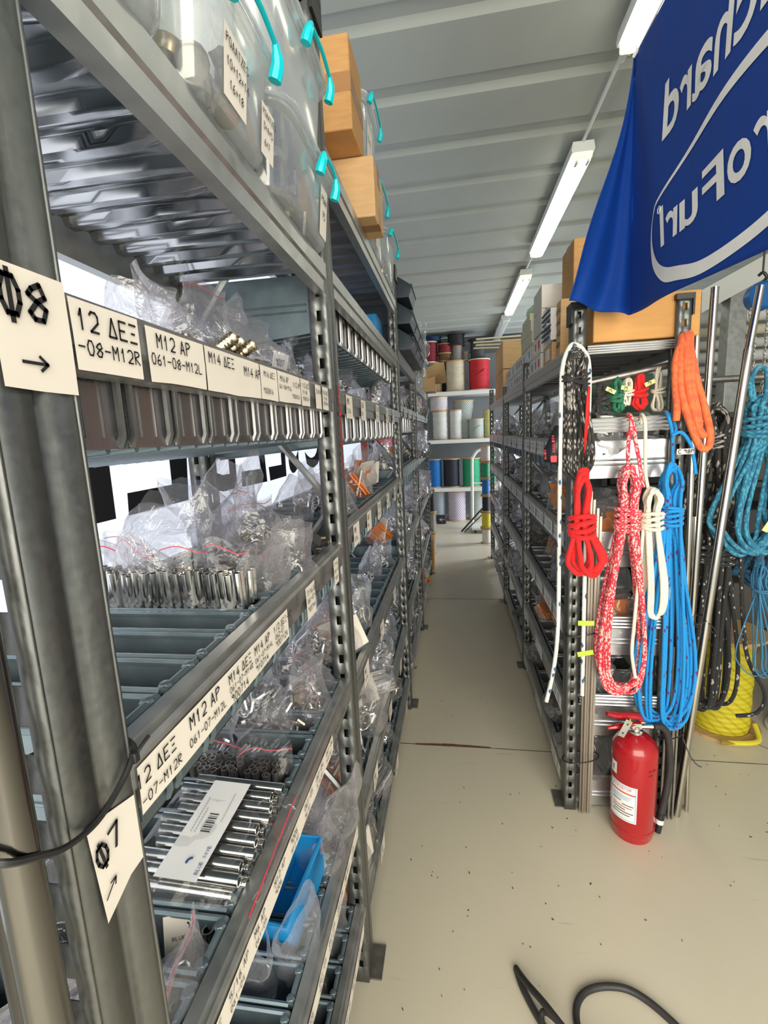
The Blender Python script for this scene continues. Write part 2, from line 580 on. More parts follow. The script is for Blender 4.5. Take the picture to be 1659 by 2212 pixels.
# ------------------------------------------------------------------ room
def floor_material():
    m, nt, out = newmat('epoxy_floor')
    b = nd(nt, 'ShaderNodeBsdfPrincipled'); b.inputs['Roughness'].default_value = 0.32
    nt.links.new(b.outputs[0], out.inputs[0])
    tc = nd(nt, 'ShaderNodeTexCoord')
    n = nd(nt, 'ShaderNodeTexNoise', i_Scale=3.0, i_Detail=6.0)
    n2 = nd(nt, 'ShaderNodeTexNoise', i_Scale=260.0, i_Detail=2.0)
    for t in (n, n2):
        nt.links.new(tc.outputs['Object'], t.inputs['Vector'])
    mx = nd(nt, 'ShaderNodeMix', data_type='RGBA')
    mx.inputs[6].default_value = (0.61, 0.555, 0.43, 1); mx.inputs[7].default_value = (0.69, 0.63, 0.50, 1)
    nt.links.new(n.outputs[0], mx.inputs[0])
    # scratches: thin stretched noise
    mp = nd(nt, 'ShaderNodeMapping'); mp.inputs['Scale'].default_value = (3, 45, 1); mp.inputs['Rotation'].default_value = (0, 0, 0.5)
    nt.links.new(tc.outputs['Object'], mp.inputs[0])
    n3 = nd(nt, 'ShaderNodeTexNoise', i_Scale=1.6, i_Detail=5.0)
    nt.links.new(mp.outputs[0], n3.inputs['Vector'])
    gt = nd(nt, 'ShaderNodeMapRange'); gt.inputs[1].default_value, gt.inputs[2].default_value = 0.68, 0.76
    gt.inputs[3].default_value, gt.inputs[4].default_value = 0.0, 0.30
    nt.links.new(n3.outputs[0], gt.inputs[0])
    mx2 = nd(nt, 'ShaderNodeMix', data_type='RGBA'); mx2.inputs[7].default_value = (0.25, 0.22, 0.18, 1)
    nt.links.new(mx.outputs[2], mx2.inputs[6]); nt.links.new(gt.outputs[0], mx2.inputs[0])
    nt.links.new(mx2.outputs[2], b.inputs['Base Color'])
    bp = nd(nt, 'ShaderNodeBump', i_Strength=0.12, i_Distance=0.001)
    nt.links.new(n2.outputs[0], bp.inputs['Height']); nt.links.new(bp.outputs[0], b.inputs['Normal'])
    return m


FLOOR = floor_material()
g = G(); g.box((1.1, 3.3, -0.05), (4.6, 10.6, 0.1)); struct(g.build('floor', FLOOR))
SEAM = pmat('floor_seam_dirt', (0.06, 0.05, 0.045), 0.8)
RUST = pmat('rust_stain', (0.16, 0.07, 0.035), 0.85, 0, (40, 0.4))


def seam(x0, x1, y0, y1, w):
    g = G()
    n = max(2, int((x1 - x0) / 0.05))
    top = [(x0 + (x1 - x0) * i / n, y0 + (y1 - y0) * i / n + w * rnd.uniform(0.5, 0.8)) for i in range(n + 1)]
    bot = [(x0 + (x1 - x0) * i / n, y0 + (y1 - y0) * i / n - w * rnd.uniform(0.3, 0.6)) for i in range(n + 1)]
    g.add([(x, y, 0.0008) for x, y in top + bot], [(i, n + 1 + i, n + 2 + i, i + 1) for i in range(n)])
    return struct(g.build('floor_seam', SEAM))


seam(-0.9, 3.3, 2.09, 2.05, 0.004)
seam(-0.9, 0.42, 4.13, 4.13, 0.005)
seam(-0.9, 0.8, 6.15, 6.15, 0.006)
seam(1.26, 1.9, 2.32, 1.62, 0.005)
g = G()
xs = [-0.22 + 0.02 * i for i in range(19)]
g.add([(x, 2.085 + 0.009 * math.sin((x + 0.22) * 9) * rnd.uniform(0.6, 1) + 0.004, 0.0012) for x in xs] + [(x, 2.078, 0.0012) for x in xs], [(i, 19 + i, 20 + i, i + 1) for i in range(18)])
struct(g.build('floor_crack_rust', RUST))
g = G()
for i in range(120):
    x, y = rnd.uniform(-0.2, 1.3), rnd.uniform(0.95, 2.6)
    a, l, w = rnd.uniform(0, PI), rnd.uniform(0.002, 0.006), rnd.uniform(0.0012, 0.003)
    if i > 108:
        l, w = rnd.uniform(0.006, 0.01), 0.003
    q = Matrix.Rotation(a, 3, 'Z')
    g.box((x, y, 0.0011), (l, w, 0.0014), 0 if i % 4 else 1, q)
tag(g.build('floor_grit', [SEAM, RUST]), 'scattered dark grit and paint chips lying on the pale floor', 'grit', kind='stuff')

CEIL = pmat('white_roof_sheet', (0.345, 0.37, 0.35), 0.5, 0, (5, 0.03))
g = G()
pitch, zc = 0.4245, 3.05
prof = []
y = -1.25
while y < 8.7:
    # wide low pan, then a step up, a narrow raised strip and a slope back down
    prof += [(y, zc), (y + 0.275, zc), (y + 0.277, zc + 0.022), (y + 0.375, zc + 0.022), (y + 0.405, zc)]
    y += pitch
n = len(prof)
g.add([(-1.2, a, b) for a, b in prof] + [(3.4, a, b + 0.03) for a, b in prof], [(i, i + 1, n + i + 1, n + i) for i in range(n - 1)])
struct(g.build('ceiling', CEIL, flat=True))
WALLB = pmat('grey_back_wall', (0.17, 0.18, 0.185), 0.7, 0, (4, 0.06))
WALLG = pmat('grey_side_wall', (0.42, 0.44, 0.44), 0.7, 0, (4, 0.06))
g = G(); g.box((1.1, 8.65, 1.55), (4.6, 0.1, 3.1)); struct(g.build('wall_back', WALLB))
g = G()
g.box((-1.2, 3.3, 0.35), (0.08, 10.6, 0.7)); g.box((-1.2, 3.3, 2.75), (0.08, 10.6, 0.7)); g.box((-1.2, 6.6, 1.55), (0.08, 4.0, 1.7)); g.box((-1.2, -1.6, 1.55), (0.08, 0.8, 1.7))
struct(g.build('wall_left', WALLG))
g = G()
g.box((3.4, 2.3, 1.55), (0.08, 7.8, 3.1)); g.box((3.4, 8.3, 1.55), (0.08, 0.6, 3.1)); g.box((3.4, 7.1, 2.75), (0.08, 1.9, 0.7))
struct(g.build('wall_right', WALLG))
g = G()
for yy in (-1.2, 0.7, 2.65, 4.6):
    g.box((-1.2, yy, 1.55), (0.06, 0.05, 1.7))
g.box((-1.2, 1.7, 0.72), (0.1, 5.8, 0.04)); g.box((-1.2, 1.7, 2.38), (0.1, 5.8, 0.04))
struct(g.build('window_1', WHITE))
g = G()
g.box((0.3, 8.45, 2.80), (3.0, 0.05, 0.05)); g.box((0.3, 8.5, 3.0), (3.0, 0.06, 0.03))
struct(g.build('trim_1', pmat('dark_steel_trim', (0.08, 0.08, 0.08), 0.5)))

# ------------------------------------------------------------------ racks
RL = thing('shelving_rack', 'long galvanised boltless shelving rack standing in front of the white banner', 'shelving rack', (-0.44, 2.5, 0))
RR = thing('shelving_rack', 'galvanised shelving rack with ropes and extinguisher at its end', 'shelving rack', (0.58, 3.6, 0))


def upright(par, X, sg, y0, z1, W=0.065, cap=True, plate=0.09, z0=0.0, dirq=1):
    """open C section; outer face at X, flanges run back along sg"""
    g = G()
    fx = lambda q: X + sg * q
    prof = [(0, .010), (W * .025, .0045), (W * .08, .0012), (W * .15, 0), (W * .40, 0), (W * .405, .004), (W * .55, .0045), (W * .59, 0), (W * .88, 0), (W * .95, .001), (W * .985, .004), (W, .009)]
    g.prism(prof, lambda p, q, t: (fx(q), y0 + p, t), z0, z1, 0, False, False)
    cols = [0, .014, .026, .042]
    zs = [z0]
    k = 1
    while z0 + .05 * k + .022 < z1:
        zs += [z0 + .05 * k, z0 + .05 * k + .022]
        k += 1
    zs.append(z1)
    for yy in (0, W):
        vs = [(fx(q), y0 + yy, z) for z in zs for q in cols]
        fs = []
        for j in range(len(zs) - 1):
            for i in range(3):
                if i == 1 and j % 2 == 1:
                    continue
                fs.append((j * 4 + i, j * 4 + i + 1, j * 4 + i + 5, j * 4 + i + 4))
        g.add(vs, fs)
        d = .012 if yy == 0 else -.012
        g.add([(fx(.042), y0 + yy, z0), (fx(.042), y0 + yy + d, z0), (fx(.042), y0 + yy + d, z1), (fx(.042), y0 + yy, z1)], [(0, 1, 2, 3)])
    u = g.build('upright', GALVW, par, solid=0.0022, sharp=34)
    if plate:
        g = G(); g.box((X + sg * .012, y0 + W / 2 + .02, .003), (plate, plate, .005)); g.build('foot_plate', DKSTEEL, u)
    if cap:
        g = G(); g.box((fx(.02), y0 + W / 2, z1 + .008), (.055, W + .01, .018)); g.box((fx(-.004), y0 + W / 2, z1 - .02), (.006, W + .012, .06)); g.build('end_cap', BLACK, u)
    return u


def beam(par, X, sg, y0, y1, zt, h=.05, mat=None):
    g = G()
    prof = [(0, -h), (0, -h * .62), (-.004, -h * .55), (-.004, -h * .08), (.0, 0), (.006, 0), (.006, .006), (.022, .006), (.022, -h)]
    g.prism(prof, lambda q, z, t: (X + sg * q, t, zt + z), y0, y1)
    return g.build('beam', mat or GALV, par, sharp=25)


def end_rail(par, x0, x1, Y, zt, h=.05):
    g = G()
    for k in range(4):
        g.tube([(x0, Y, zt - h * k / 4), (x1, Y, zt - h * k / 4)], h * .12, 8)
    g.box(((x0 + x1) / 2, Y + .004, zt - h * .38), (x1 - x0, .004, h))
    return g.build('end_rail', BINB, par, sharp=40)


def deck(par, x0, x1, y0, y1, z, n, amp=.006, seed=0, flare=1.0):
    """profiled shelf sheet: ribs across the shelf, crushed where they meet the front beam"""
    g = G()
    per = (y1 - y0) / n

    def fn(u, v):
        x, y = x0 + (x1 - x0) * u, y0 + (y1 - y0) * v
        ph = (v * n) % 1
        t = min(1, max(0, (abs(ph - .5) - .17) / .10))
        edge = max(0, 1 - min(u, 1.3 - u) / .22)
        w = noise.noise(Vector((x * 9, y * 16, seed)))
        zz = amp * (t - .5) * (1 - .4 * edge) + flare * edge * .007 * math.sin(v * n * 3.14 + w * 2 + u * 4) + .0012 * w
        return (x, y, z + zz)
    g.grid(14, n * 9 + 1, fn)
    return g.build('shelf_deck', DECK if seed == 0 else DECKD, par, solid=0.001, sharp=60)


LB = [(0.31, 1.055), (1.115, 2.375), (2.44, 3.43), (3.49, 4.86)]        # banner rack bays along the aisle
XL, XLB = -0.268, -0.63
p0 = upright(RL, XL + .003, -1, 0.245, 2.42)
p1 = upright(RL, XL + .003, -1, 1.055, 2.385)
p2 = upright(RL, XL + .003, -1, 2.375, 2.27)
p3 = upright(RL, XL + .003, -1, 3.43, 2.42)
upright(RL, XL + .003, -1, 4.86, 1.90)
for yy, zz in ((0.245, 2.4), (1.055, 2.38), (2.375, 2.25), (3.43, 2.4), (4.86, 1.9)):
    upright(RL, XLB, 1, yy, zz, .05)
for yy, zz in ((1.085, 2.2), (2.40, 2.1), (3.46, 2.1), (4.89, 1.8)):
    g = G(); z = .15; k = 0
    while z < zz - .4:
        a, b = (XL - .03, XLB + .03) if k % 2 else (XLB + .03, XL - .03)
        g.tube([(a, yy, z), (b, yy, z + .38)], .0085, 6)
        z += .4; k += 1
    g.build('diagonal_brace', GALV, RL)
LT = [dict(A=1.605, B=1.25, C=.905, D=.545, E=.25), dict(S=1.875, A=1.605, B=1.275, C=.86, D=.49, E=.185),
      dict(A=1.64, B=1.31, C=.90, D=.50, E=.17), dict(A=1.64, B=1.31, C=.90, D=.50, E=.17)]
beams = {}
for bi, (a, b) in enumerate(LB):
    for lv, z in LT[bi].items():
        h = .05 if lv != 'S' else .058
        beams[bi, lv] = beam(RL, XL, -1, a, b, z, h)
        beam(RL, XLB, 1, a, b, z, h)
for bi, z, n in ((0, 1.87, 13), (1, 2.13, 14), (2, 1.915, 8), (3, 1.88, 8)):
    a, b = LB[bi]
    beams[bi, 'T'] = beam(RL, XL, -1, a, b, z, .065); beam(RL, XLB, 1, a, b, z, .065)
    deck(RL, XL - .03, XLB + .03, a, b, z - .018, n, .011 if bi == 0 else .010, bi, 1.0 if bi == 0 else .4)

RB = [(1.80, 2.86), (2.92, 4.02), (4.08, 5.50)]                         # rope rack bays
XR, XRB = 0.40, 0.765
RT = dict(F=1.44, G=1.115, H=.775, I=.44, J=.135)
for yy, zz, cap in ((1.735, 1.885, True), (2.86, 1.86, False), (4.02, 1.83, False), (5.50, 1.93, False)):
    upright(RR, XR, 1, yy, zz, .06, cap)
for yy, zz, cap in ((1.735, 1.885, True), (2.86, 1.8, False), (4.02, 1.8, False), (5.50, 1.8, False)):
    upright(RR, XRB, -1, yy, zz, .05, cap)
for bi, (a, b) in enumerate(RB):
    for lv, z in RT.items():
        beams[10 + bi, lv] = beam(RR, XR + .004, 1, a, b, z, .075)
        beam(RR, XRB, -1, a, b, z, .06)
    beams[10 + bi, 'T'] = beam(RR, XR + .004, 1, a, b, 1.765, .065); beam(RR, XRB, -1, a, b, 1.765, .05)
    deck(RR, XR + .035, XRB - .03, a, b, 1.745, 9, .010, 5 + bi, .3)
for zt in (1.76, 1.515, .80, .49):
    end_rail(RR, XR + .05, XRB - .02, 1.742, zt, .05 if zt < 1.7 else .03)
for yy in (2.88, 4.04, 5.52):
    g = G(); z = .15; k = 0
    while z < 1.4:
        a, b = (XR + .03, XRB - .03) if k % 2 else (XRB - .03, XR + .03)
        g.tube([(a, yy, z), (b, yy, z + .38)], .0085, 6); z += .4; k += 1
    g.build('diagonal_brace', GALV, RR)

# ------------------------------------------------------------------ paper labels on the racks
U, V, NX = (0, 1, 0), (0, 0, 1), (1, 0, 0)


def label_strip(par, X, y0, y1, z0, z1, lines, h=.014, name='paper_label', nx=1, mat=None, w=.13):
    g = G()
    x = X + nx * .0008
    ny = max(2, int((y1 - y0) / .03))
    bot = [(x + nx * .0012 * rnd.random(), y0 + (y1 - y0) * i / ny, z0 + rnd.uniform(-.001, .001)) for i in range(ny + 1)]
    top = [(x + nx * .0010 * rnd.random(), y0 + (y1 - y0) * i / ny, z1) for i in range(ny + 1)]
    mid = [(x + nx * .0008, y0 + (y1 - y0) * i / ny, (z0 + z1) / 2) for i in range(ny + 1)]
    m = ny + 1
    g.add(bot + mid + top, [(r * m + i, r * m + i + 1, (r + 1) * m + i + 1, (r + 1) * m + i) for r in (0, 1) for i in range(ny)])
    for ln in lines:
        t, yy, zz = ln[:3]
        hh = ln[3] if len(ln) > 3 else h
        write(g, t, (x + nx * .0016, yy, zz), (0, nx, 0), V, hh, 1, w, (nx, 0, 0))
    return g.build(name, [mat or PAPER, INK], par, sharp=80)


XA = XL + .004
A_ = beams[0, 'A']
label_strip(A_, XA, .312, .385, 1.556, 1.605, [('12 DEX', .316, 1.584, .014), ('-08-M12R', .314, 1.567, .010)])
label_strip(A_, XA, .395, .492, 1.556, 1.603, [('M12 AP', .408, 1.586, .012), ('061-08-M12L', .398, 1.571, .009)])
label_strip(A_, XA, .494, .640, 1.556, 1.603, [('M14 DEX', .500, 1.586, .011), ('M14 AP', .588, 1.582, .011)])
label_strip(A_, XA, .642, .705, 1.557, 1.603, [('M16 DEX', .652, 1.588, .0075), ('900816', .647, 1.565, .007)])
label_strip(A_, XA, .707, .815, 1.557, 1.603, [('M16 AP', .716, 1.588, .008), ('061-08-M16L', .710, 1.577, .006), ('1/2 AP', .774, 1.584, .008), ('900812A', .768, 1.566, .006)])
label_strip(A_, XA, .817, .868, 1.556, 1.603, [('1/2 DEX', .822, 1.588, .0075), ('51-08', .824, 1.577, .006), ('900812A', .822, 1.566, .006)])
label_strip(A_, XA, .905, .945, 1.556, 1.601, [('5/8 AP', .909, 1.584, .008)])
label_strip(A_, XA, .955, 1.0, 1.556, 1.601, [('5/8 DEX', .958, 1.586, .007), ('51-08', .960, 1.575, .006), ('900816A', .958, 1.565, .006)])
B_ = beams[0, 'B']
label_strip(B_, XA, .312, .668, 1.196, 1.240, [('12 DEX', .308, 1.222, .012), ('-07-M12R', .312, 1.204, .0085), ('M12 AP', .388, 1.223, .013), ('061-07-M12L', .384, 1.206, .0080),
    ('M14 DEX', .470, 1.224, .011), ('061-07-M14R', .470, 1.213, .0068), ('900714', .472, 1.200, .009), ('M14 AP', .542, 1.224, .011), ('061-07-M14L', .541, 1.213, .0064), ('910714', .542, 1.201, .008),
    ('1/2 DEX-AP', .608, 1.225, .009), ('062-07', .612, 1.214, .007), ('930712A', .612, 1.202, .008)])
label_strip(B_, XA, .762, .815, 1.180, 1.240, [('7/16 DEX', .766, 1.224, .009), ('061-07-36', .766, 1.210, .008), ('920744', .768, 1.194, .008)])
label_strip(B_, XA, .955, .995, 1.180, 1.236, [('7/16', .960, 1.222, .008), ('061-07', .958, 1.208, .007), ('9207', .960, 1.192, .007)])
for lv, z in (('C', .905), ('D', .545), ('E', .25)):
    ln = []
    words = ['M12 AP', 'M10 DEX', '061-06', '9006', '5/16 AP', 'M8 DEX', '061-05', 'M6 AP', '1/4', '061-04']
    for i, yy in enumerate([.33 + .068 * k for k in range(10)]):
        ln += [(words[(i * 3 + len(lv)) % 10], yy, z - .024, .009), (words[(i * 7 + 2) % 10], yy, z - .038, .007)]
    label_strip(beams[0, lv], XA, .33, .86 if lv == 'C' else 1.02, z - .046, z - .012, ln)
words = ['M8', '061', '5/16', 'M6', '04-2', '910']
for bi, lv, ys in ((1, 'A', (1.17, 1.36, 1.62, 1.86, 2.06)), (1, 'B', (1.17, 1.36, 1.56, 1.78, 2.0, 2.2)), (1, 'C', (1.2, 1.5, 1.85, 2.15)), (1, 'D', (1.25, 1.6, 1.95, 2.2)), (1, 'E', (1.3, 1.7, 2.1)),
                   (2, 'A', (2.55, 2.8, 3.1)), (2, 'C', (2.6, 3.0)), (2, 'D', (2.6, 3.0))):
    z = LT[bi][lv]
    for k, yy in enumerate(ys):
        label_strip(beams[bi, lv], XA, yy, yy + .075, z - .062, z - .004, [(words[k % 6], yy + .008, z - .026, .014), (words[(k + 2) % 6], yy + .008, z - .048, .011)])
for bi in range(3):
    for lv in 'FGHIJ':
        a, b = RB[bi]
        z = RT[lv]
        n = 5 - bi
        for k in range(n):
            ya, yb = a + (b - a) * (k + .05) / n, a + (b - a) * (k + .93) / n
            if lv in 'IJ' and k % 2:
                continue
            label_strip(beams[10 + bi, lv], XR, ya, yb, z - .066, z - .008,
                        [(words[(k + q) % 6], ya + (yb - ya) * (.32 + .32 * q), z - .030 - .02 * r, .013) for q in range(3) for r in range(2)], nx=-1, mat=PAPERW)
# stickers on the near upright
XP = XL + .0045
label_strip(p0, XP, .252, .309, 1.538, 1.612, [('F8', .258, 1.582, .022), ('>', .266, 1.548, .013)], mat=PAPER, w=.16)
g = G()
x = XP + .001
g.add([(x, .256, 1.236), (x, .305, 1.222), (x + .001, .304, 1.165), (x, .290, 1.163), (x, .262, 1.150)], [(4, 3, 2, 1, 0)])
write(g, 'F7', (x + .001, .262, 1.196), (0, .93, .25), (0, -.2, .98), .017, 1, .16, (1, 0, 0))
write(g, '>', (x + .001, .266, 1.166), (0, .75, .62), (0, -.62, .75), .010, 1, .14, (1, 0, 0))
g.build('paper_label', [PAPER, INK], p0, sharp=80)
# red paint letters running up the second upright
g = G()
z = 1.40
for ch in 'AYTO66IPA':
    put_glyph(g, {'6': 'б', 'Y': 'υ', 'T': 'τ', 'O': 'ο', 'I': 'ι', 'P': 'ρ', 'A': 'α'}[ch] if z > 1.41 else 'Α', lambda a, b: (XP + .0012, 1.118 - b, a), z, z + .020, .008, .030, 0)
    z += .0245
g.build('red_lettering', [REDINK], p1)
# ------------------------------------------------------------------ bins
LVN = {'A': 'fifth shelf up', 'B': 'fourth shelf up', 'C': 'third shelf up', 'D': 'second shelf up', 'E': 'bottom shelf', 'S': 'sixth shelf up', 'T': 'top shelf',
       'F': 'fifth shelf up', 'G': 'fourth shelf up', 'H': 'third shelf up', 'I': 'second shelf up', 'J': 'bottom shelf'}
BAYL = ['near bay', 'second bay', 'third bay', 'far bay']
BAYR = ['extinguisher-end bay', 'middle bay', 'far bay']


def make_bin(w, dep, h, mf, mi, tab, rg=.0022):
    """long narrow pressed-steel bin, front at y=0, running back along +y, open on top"""
    r = thing('storage_bin', 'steel bin', 'storage bin')
    t = .0016
    g = G()
    if tab:
        g.add([(-w / 2, 0, 0), (w / 2, 0, 0), (w / 2, dep, -.026), (-w / 2, dep, -.026)], [(3, 2, 1, 0)])
        for x in (-w * .25, w * .25):
            g.tube([(x, .004, -.001), (x, dep - .004, -.027)], .0035, 6)
        g.box((0, dep - t / 2, -.013), (w, t, .026))
        for sx in (-1, 1):
            g.add([(sx * w / 2, 0, 0), (sx * w / 2, dep, -.026), (sx * w / 2, dep, 0)], [(0, 1, 2)])
    else:
        g.box((0, dep / 2, t / 2), (w, dep, t))
    for sx in (-1, 1):
        g.box((sx * (w / 2 - t / 2), dep / 2, h / 2), (t, dep, h))
        g.tube([(sx * (w / 2 - .004), .003, h), (sx * (w / 2 - .004), dep, h)], .0042, 6)
        for k in (.38, .50):
            g.tube([(sx * (w / 2 + .0005), .03, h * k), (sx * (w / 2 + .0005), dep - .03, h * k)], rg, 8)
    g.box((0, dep - t / 2, h / 2), (w, t, h))
    g.tube([(-w / 2, dep, h), (w / 2, dep, h)], .004, 6)
    g.build('bin_body', mi, r)
    g = G()
    g.box((0, t / 2, h / 2), (w - .001, t, h))
    for x in (-w / 2 + .006, w / 2 - .006):
        g.tube([(x, -.001, h * .97), (x, -.0035, h * .8), (x, -.0035, .012), (x, .001, .002)], .0038, 6)
    for x in (-w * .16, w * .16):
        g.tube([(x, -.0002, h * .9), (x, -.0002, .01)], .0012, 5)
    g.tube([(-w / 2 + .003, 0, h), (w / 2 - .003, 0, h)], .0055, 8)
    for x in (-w * .33, w * .3):
        g.lathe([(0, .004), (.006, .003), (.008, 0)], (x, .002, h + .003), 8)
    g.build('bin_front', mf, r)
    if tab:
        g = G()
        g.lathe([(.0095, -.001), (.0095, .001)], (-w * .16, -.006, h * .60), 12, 0, Matrix.Rotation(PI / 2, 3, 'X'))
        g.box((-w * .3, -.0055, h * .60), (.018, .002, .016))
        g.build('hanger_tab', mf, r)
    return Proto(r)


def fill_bins(proto, sg, X, a, b, n, z, h, lv, bay, rack, group, skip=()):
    p = (b - a) / n
    for i in range(n):
        if i in skip:
            continue
        lab = 'steel bin, %s from the front, %s, %s of the %s' % (ORD[i], LVN[lv], bay, rack)
        proto.put((X, a + p * (i + .5), z - h + .001), (0, 0, sg * PI / 2), None, lab, group)


H = .11
pA = make_bin(.0685, .30, H, BINF, BINM, True)
pB = make_bin(.0685, .30, H, BINM, BINM, False)
for lv in 'ABCDE':
    z = LT[0][lv]
    fill_bins(pA if lv == 'A' else pB, 1, -.297, .325, 1.05, 10, z + .002, H, lv, BAYL[0], 'banner rack', 'narrow steel bins in the near bay of the banner rack')
pA2 = make_bin(.101, .30, .125, BINF, BINM, True)
pB2 = make_bin(.101, .30, .12, BINM, BINM, False)
for lv in 'SABCDE':
    fill_bins(pA2 if lv in 'SA' else pB2, 1, -.306, 1.13, 2.37, 12, LT[1][lv] + (.002 if lv != 'S' else -.006), .125 if lv in 'SA' else .12, lv, BAYL[1], 'banner rack', 'steel bins in the second bay of the banner rack')
pA3 = make_bin(.138, .30, .14, BINF, BINM, True)
pB3 = make_bin(.138, .30, .13, BINM, BINM, False)
for bi, n in ((2, 7), (3, 9)):
    for lv in 'ABCDE':
        a, b = LB[bi]
        fill_bins(pA3 if lv == 'A' else pB3, 1, -.306, a + .01, b - .01, n, LT[bi][lv] + .002, .14 if lv == 'A' else .13, lv, BAYL[bi], 'banner rack', 'steel bins in the %s of the banner rack' % BAYL[bi])
qB = make_bin(.128, .31, .13, BINM, BINB, False, .0042)
for bi, n in ((0, 8), (1, 8), (2, 9)):
    for lv in 'FGHIJ':
        a, b = RB[bi]
        if bi == 2 and lv in 'J':
            continue
        fill_bins(qB, -1, XR + .042, a - (.045 if bi == 0 else 0), b, n, RT[lv] - .002, .13, lv, BAYR[bi], 'rope rack', 'steel bins in the %s of the rope rack' % BAYR[bi])

# ------------------------------------------------------------------ bags
def bag_film(g, w, d, h, seed, crest=0.10, rough=.22, N=22, K=13):
    """a standing pouch: round and lumpy below, pinched flat and ragged at the open top"""
    def fn(u, v):
        a = 2 * PI * u
        ca, sa = math.cos(a), math.sin(a)
        sx = math.copysign(abs(ca) ** .7, ca)
        sy = math.copysign(abs(sa) ** .7, sa)
        low = min(1, (v / .12)) ** .5 if v < .12 else 1
        top = 1 if v < .45 else max(crest, 1 - ((v - .45) / .55) ** .8 * (1 - crest))
        wx = w / 2 * low * (.92 + .10 * math.sin(v * 5 + seed)) * (1 + .12 * max(0, v - .6))
        wy = d / 2 * low * top
        p = Vector((sx * wx, sy * wy, v * h))
        q = Vector((p.x * 14, p.y * 14, p.z * 14 + seed * 7.3))
        n1 = noise.noise(q)
        n2 = abs(noise.noise(q * 2.1 + Vector((3, 1, 5))))
        k = 1 + rough * (n1 * 1.1 - n2 * .9)
        p.x *= k
        p.y *= k
        p.y += (.35 * d if v > .5 else 0) * ((v - .5) / .5 if v > .5 else 0) * math.sin(u * 6.28 + seed * 2) * .6
        p.x += .02 * noise.noise(q * .4) * v
        p.z += (h * .16) * noise.noise(Vector((p.x * 22, seed, v))) * v
        return p
    g.grid(N, K, fn, 0, True)
    return fn


def scatter(g, kind, w, d, h, seed):
    r = random.Random(seed)
    if kind == 'rods':
        n = int(d / .011)
        for j in range(3):
            for i in range(n):
                y = -d / 2 + d * (i + .5) / n + r.uniform(-.002, .002)
                z = .008 + j * .0105
                x = r.uniform(-.01, .01)
                rr = .005
                g.tube([(-w * .46 + x, y, z), (-w * .1, y + r.uniform(-.003, .003), z + .002), (w * .46 + x, y, z)], rr, 7)
    elif kind == 'tubes':
        nx = max(2, int(w / .0125))
        ny = max(2, int(d / .0125))
        for i in range(nx):
            for j in range(ny):
                x, y = -w / 2 + w * (i + .5) / nx, -d / 2 + d * (j + .5) / ny
                q = r.uniform(-.006, .006)
                g.pipe((x, y, .002), (x + q, y + q, h * r.uniform(.54, .62)), .0056, .004, 9)
    elif kind == 'orange':
        for i in range(6):
            q = Matrix.Rotation(r.uniform(-.5, .5), 3, 'X') @ Matrix.Rotation(r.uniform(-.7, .7), 3, 'Z') @ Matrix.Rotation(r.uniform(-.3, .3), 3, 'Y')
            g.box((r.uniform(-.3, .3) * w, r.uniform(-.3, .3) * d, h * r.uniform(.25, .55)), (w * .5, .004, h * .55), r.choice((0, 0, 1)), q)
    else:
        for i in range(26 if kind != 'few' else 9):
            c = Vector((r.uniform(-.36, .36) * w, r.uniform(-.3, .3) * d, h * r.uniform(.05, .42)))
            q = Matrix.Rotation(r.uniform(0, 6), 3, 'Z') @ Matrix.Rotation(r.uniform(-1.2, 1.2), 3, 'X')
            t = r.random()
            L = r.uniform(.010, .026)
            mm = 1 if r.random() < .25 else 0
            if t < .35:
                g.tube([c - q @ Vector((0, 0, L)), c + q @ Vector((0, 0, L))], r.uniform(.003, .007), 8, mm)
                g.tube([c + q @ Vector((0, 0, L * .7)), c + q @ Vector((0, 0, L))], .009, 6, mm)
            elif t < .6:
                g.tube([c + q @ Vector((L * .55 * math.cos(a), L * .9 * math.sin(a), 0)) for a in [k * PI / 5 for k in range(10)]], .0026, 6, mm, True)
            elif t < .8:
                g.tube([c + q @ Vector(p) for p in ((-.008, 0, -.014), (-.008, 0, .008), (0, 0, .016), (.008, 0, .008), (.008, 0, -.014))], .003, 6, mm)
            else:
                g.pipe(c - q @ Vector((0, 0, L * .6)), c + q @ Vector((0, 0, L * .6)), .008, .005, 8, mm)


def make_bag(name, cat, w, d, h, seed, kind, mats, fmat=None, zipm=False, card=False, rough=.22):
    r = thing(name, 'bag', cat)
    g = G()
    fn = bag_film(g, w, d, h, seed, rough=rough)
    g.build('bag_film', fmat or FILM, r, sharp=25)
    if kind:
        g = G()
        scatter(g, kind, w * .9, d * .85, h, seed)
        g.build('packed_tubes' if kind in ('tubes', 'rods') else 'packets' if kind == 'orange' else 'metal_fittings', mats, r, sharp=30)
    if zipm:
        for e in (.0,):
            g = G()
            g.tube([Vector(fn(e + .5 * k / 10, .93)) for k in range(11)], .0008, 5)
            g.build('zip_strip', ZIPRED, r)
    if card:
        g = G()
        q = Matrix.Rotation(.35, 3, 'X')
        g.box((w * .1, -d * .42, h * .3), (w * .36, .001, h * .28), 0, q)
        write(g, '9007', Vector((w * .1, -d * .42, h * .3)) + q @ Vector((-w * .12, -.0007, -.006)), (1, 0, 0), q @ Vector((0, 0, 1)), .010, 1, .16, q @ Vector((0, -1, 0)))
        g.build('paper_slip', [PAPERW, INK], r)
    return Proto(r)


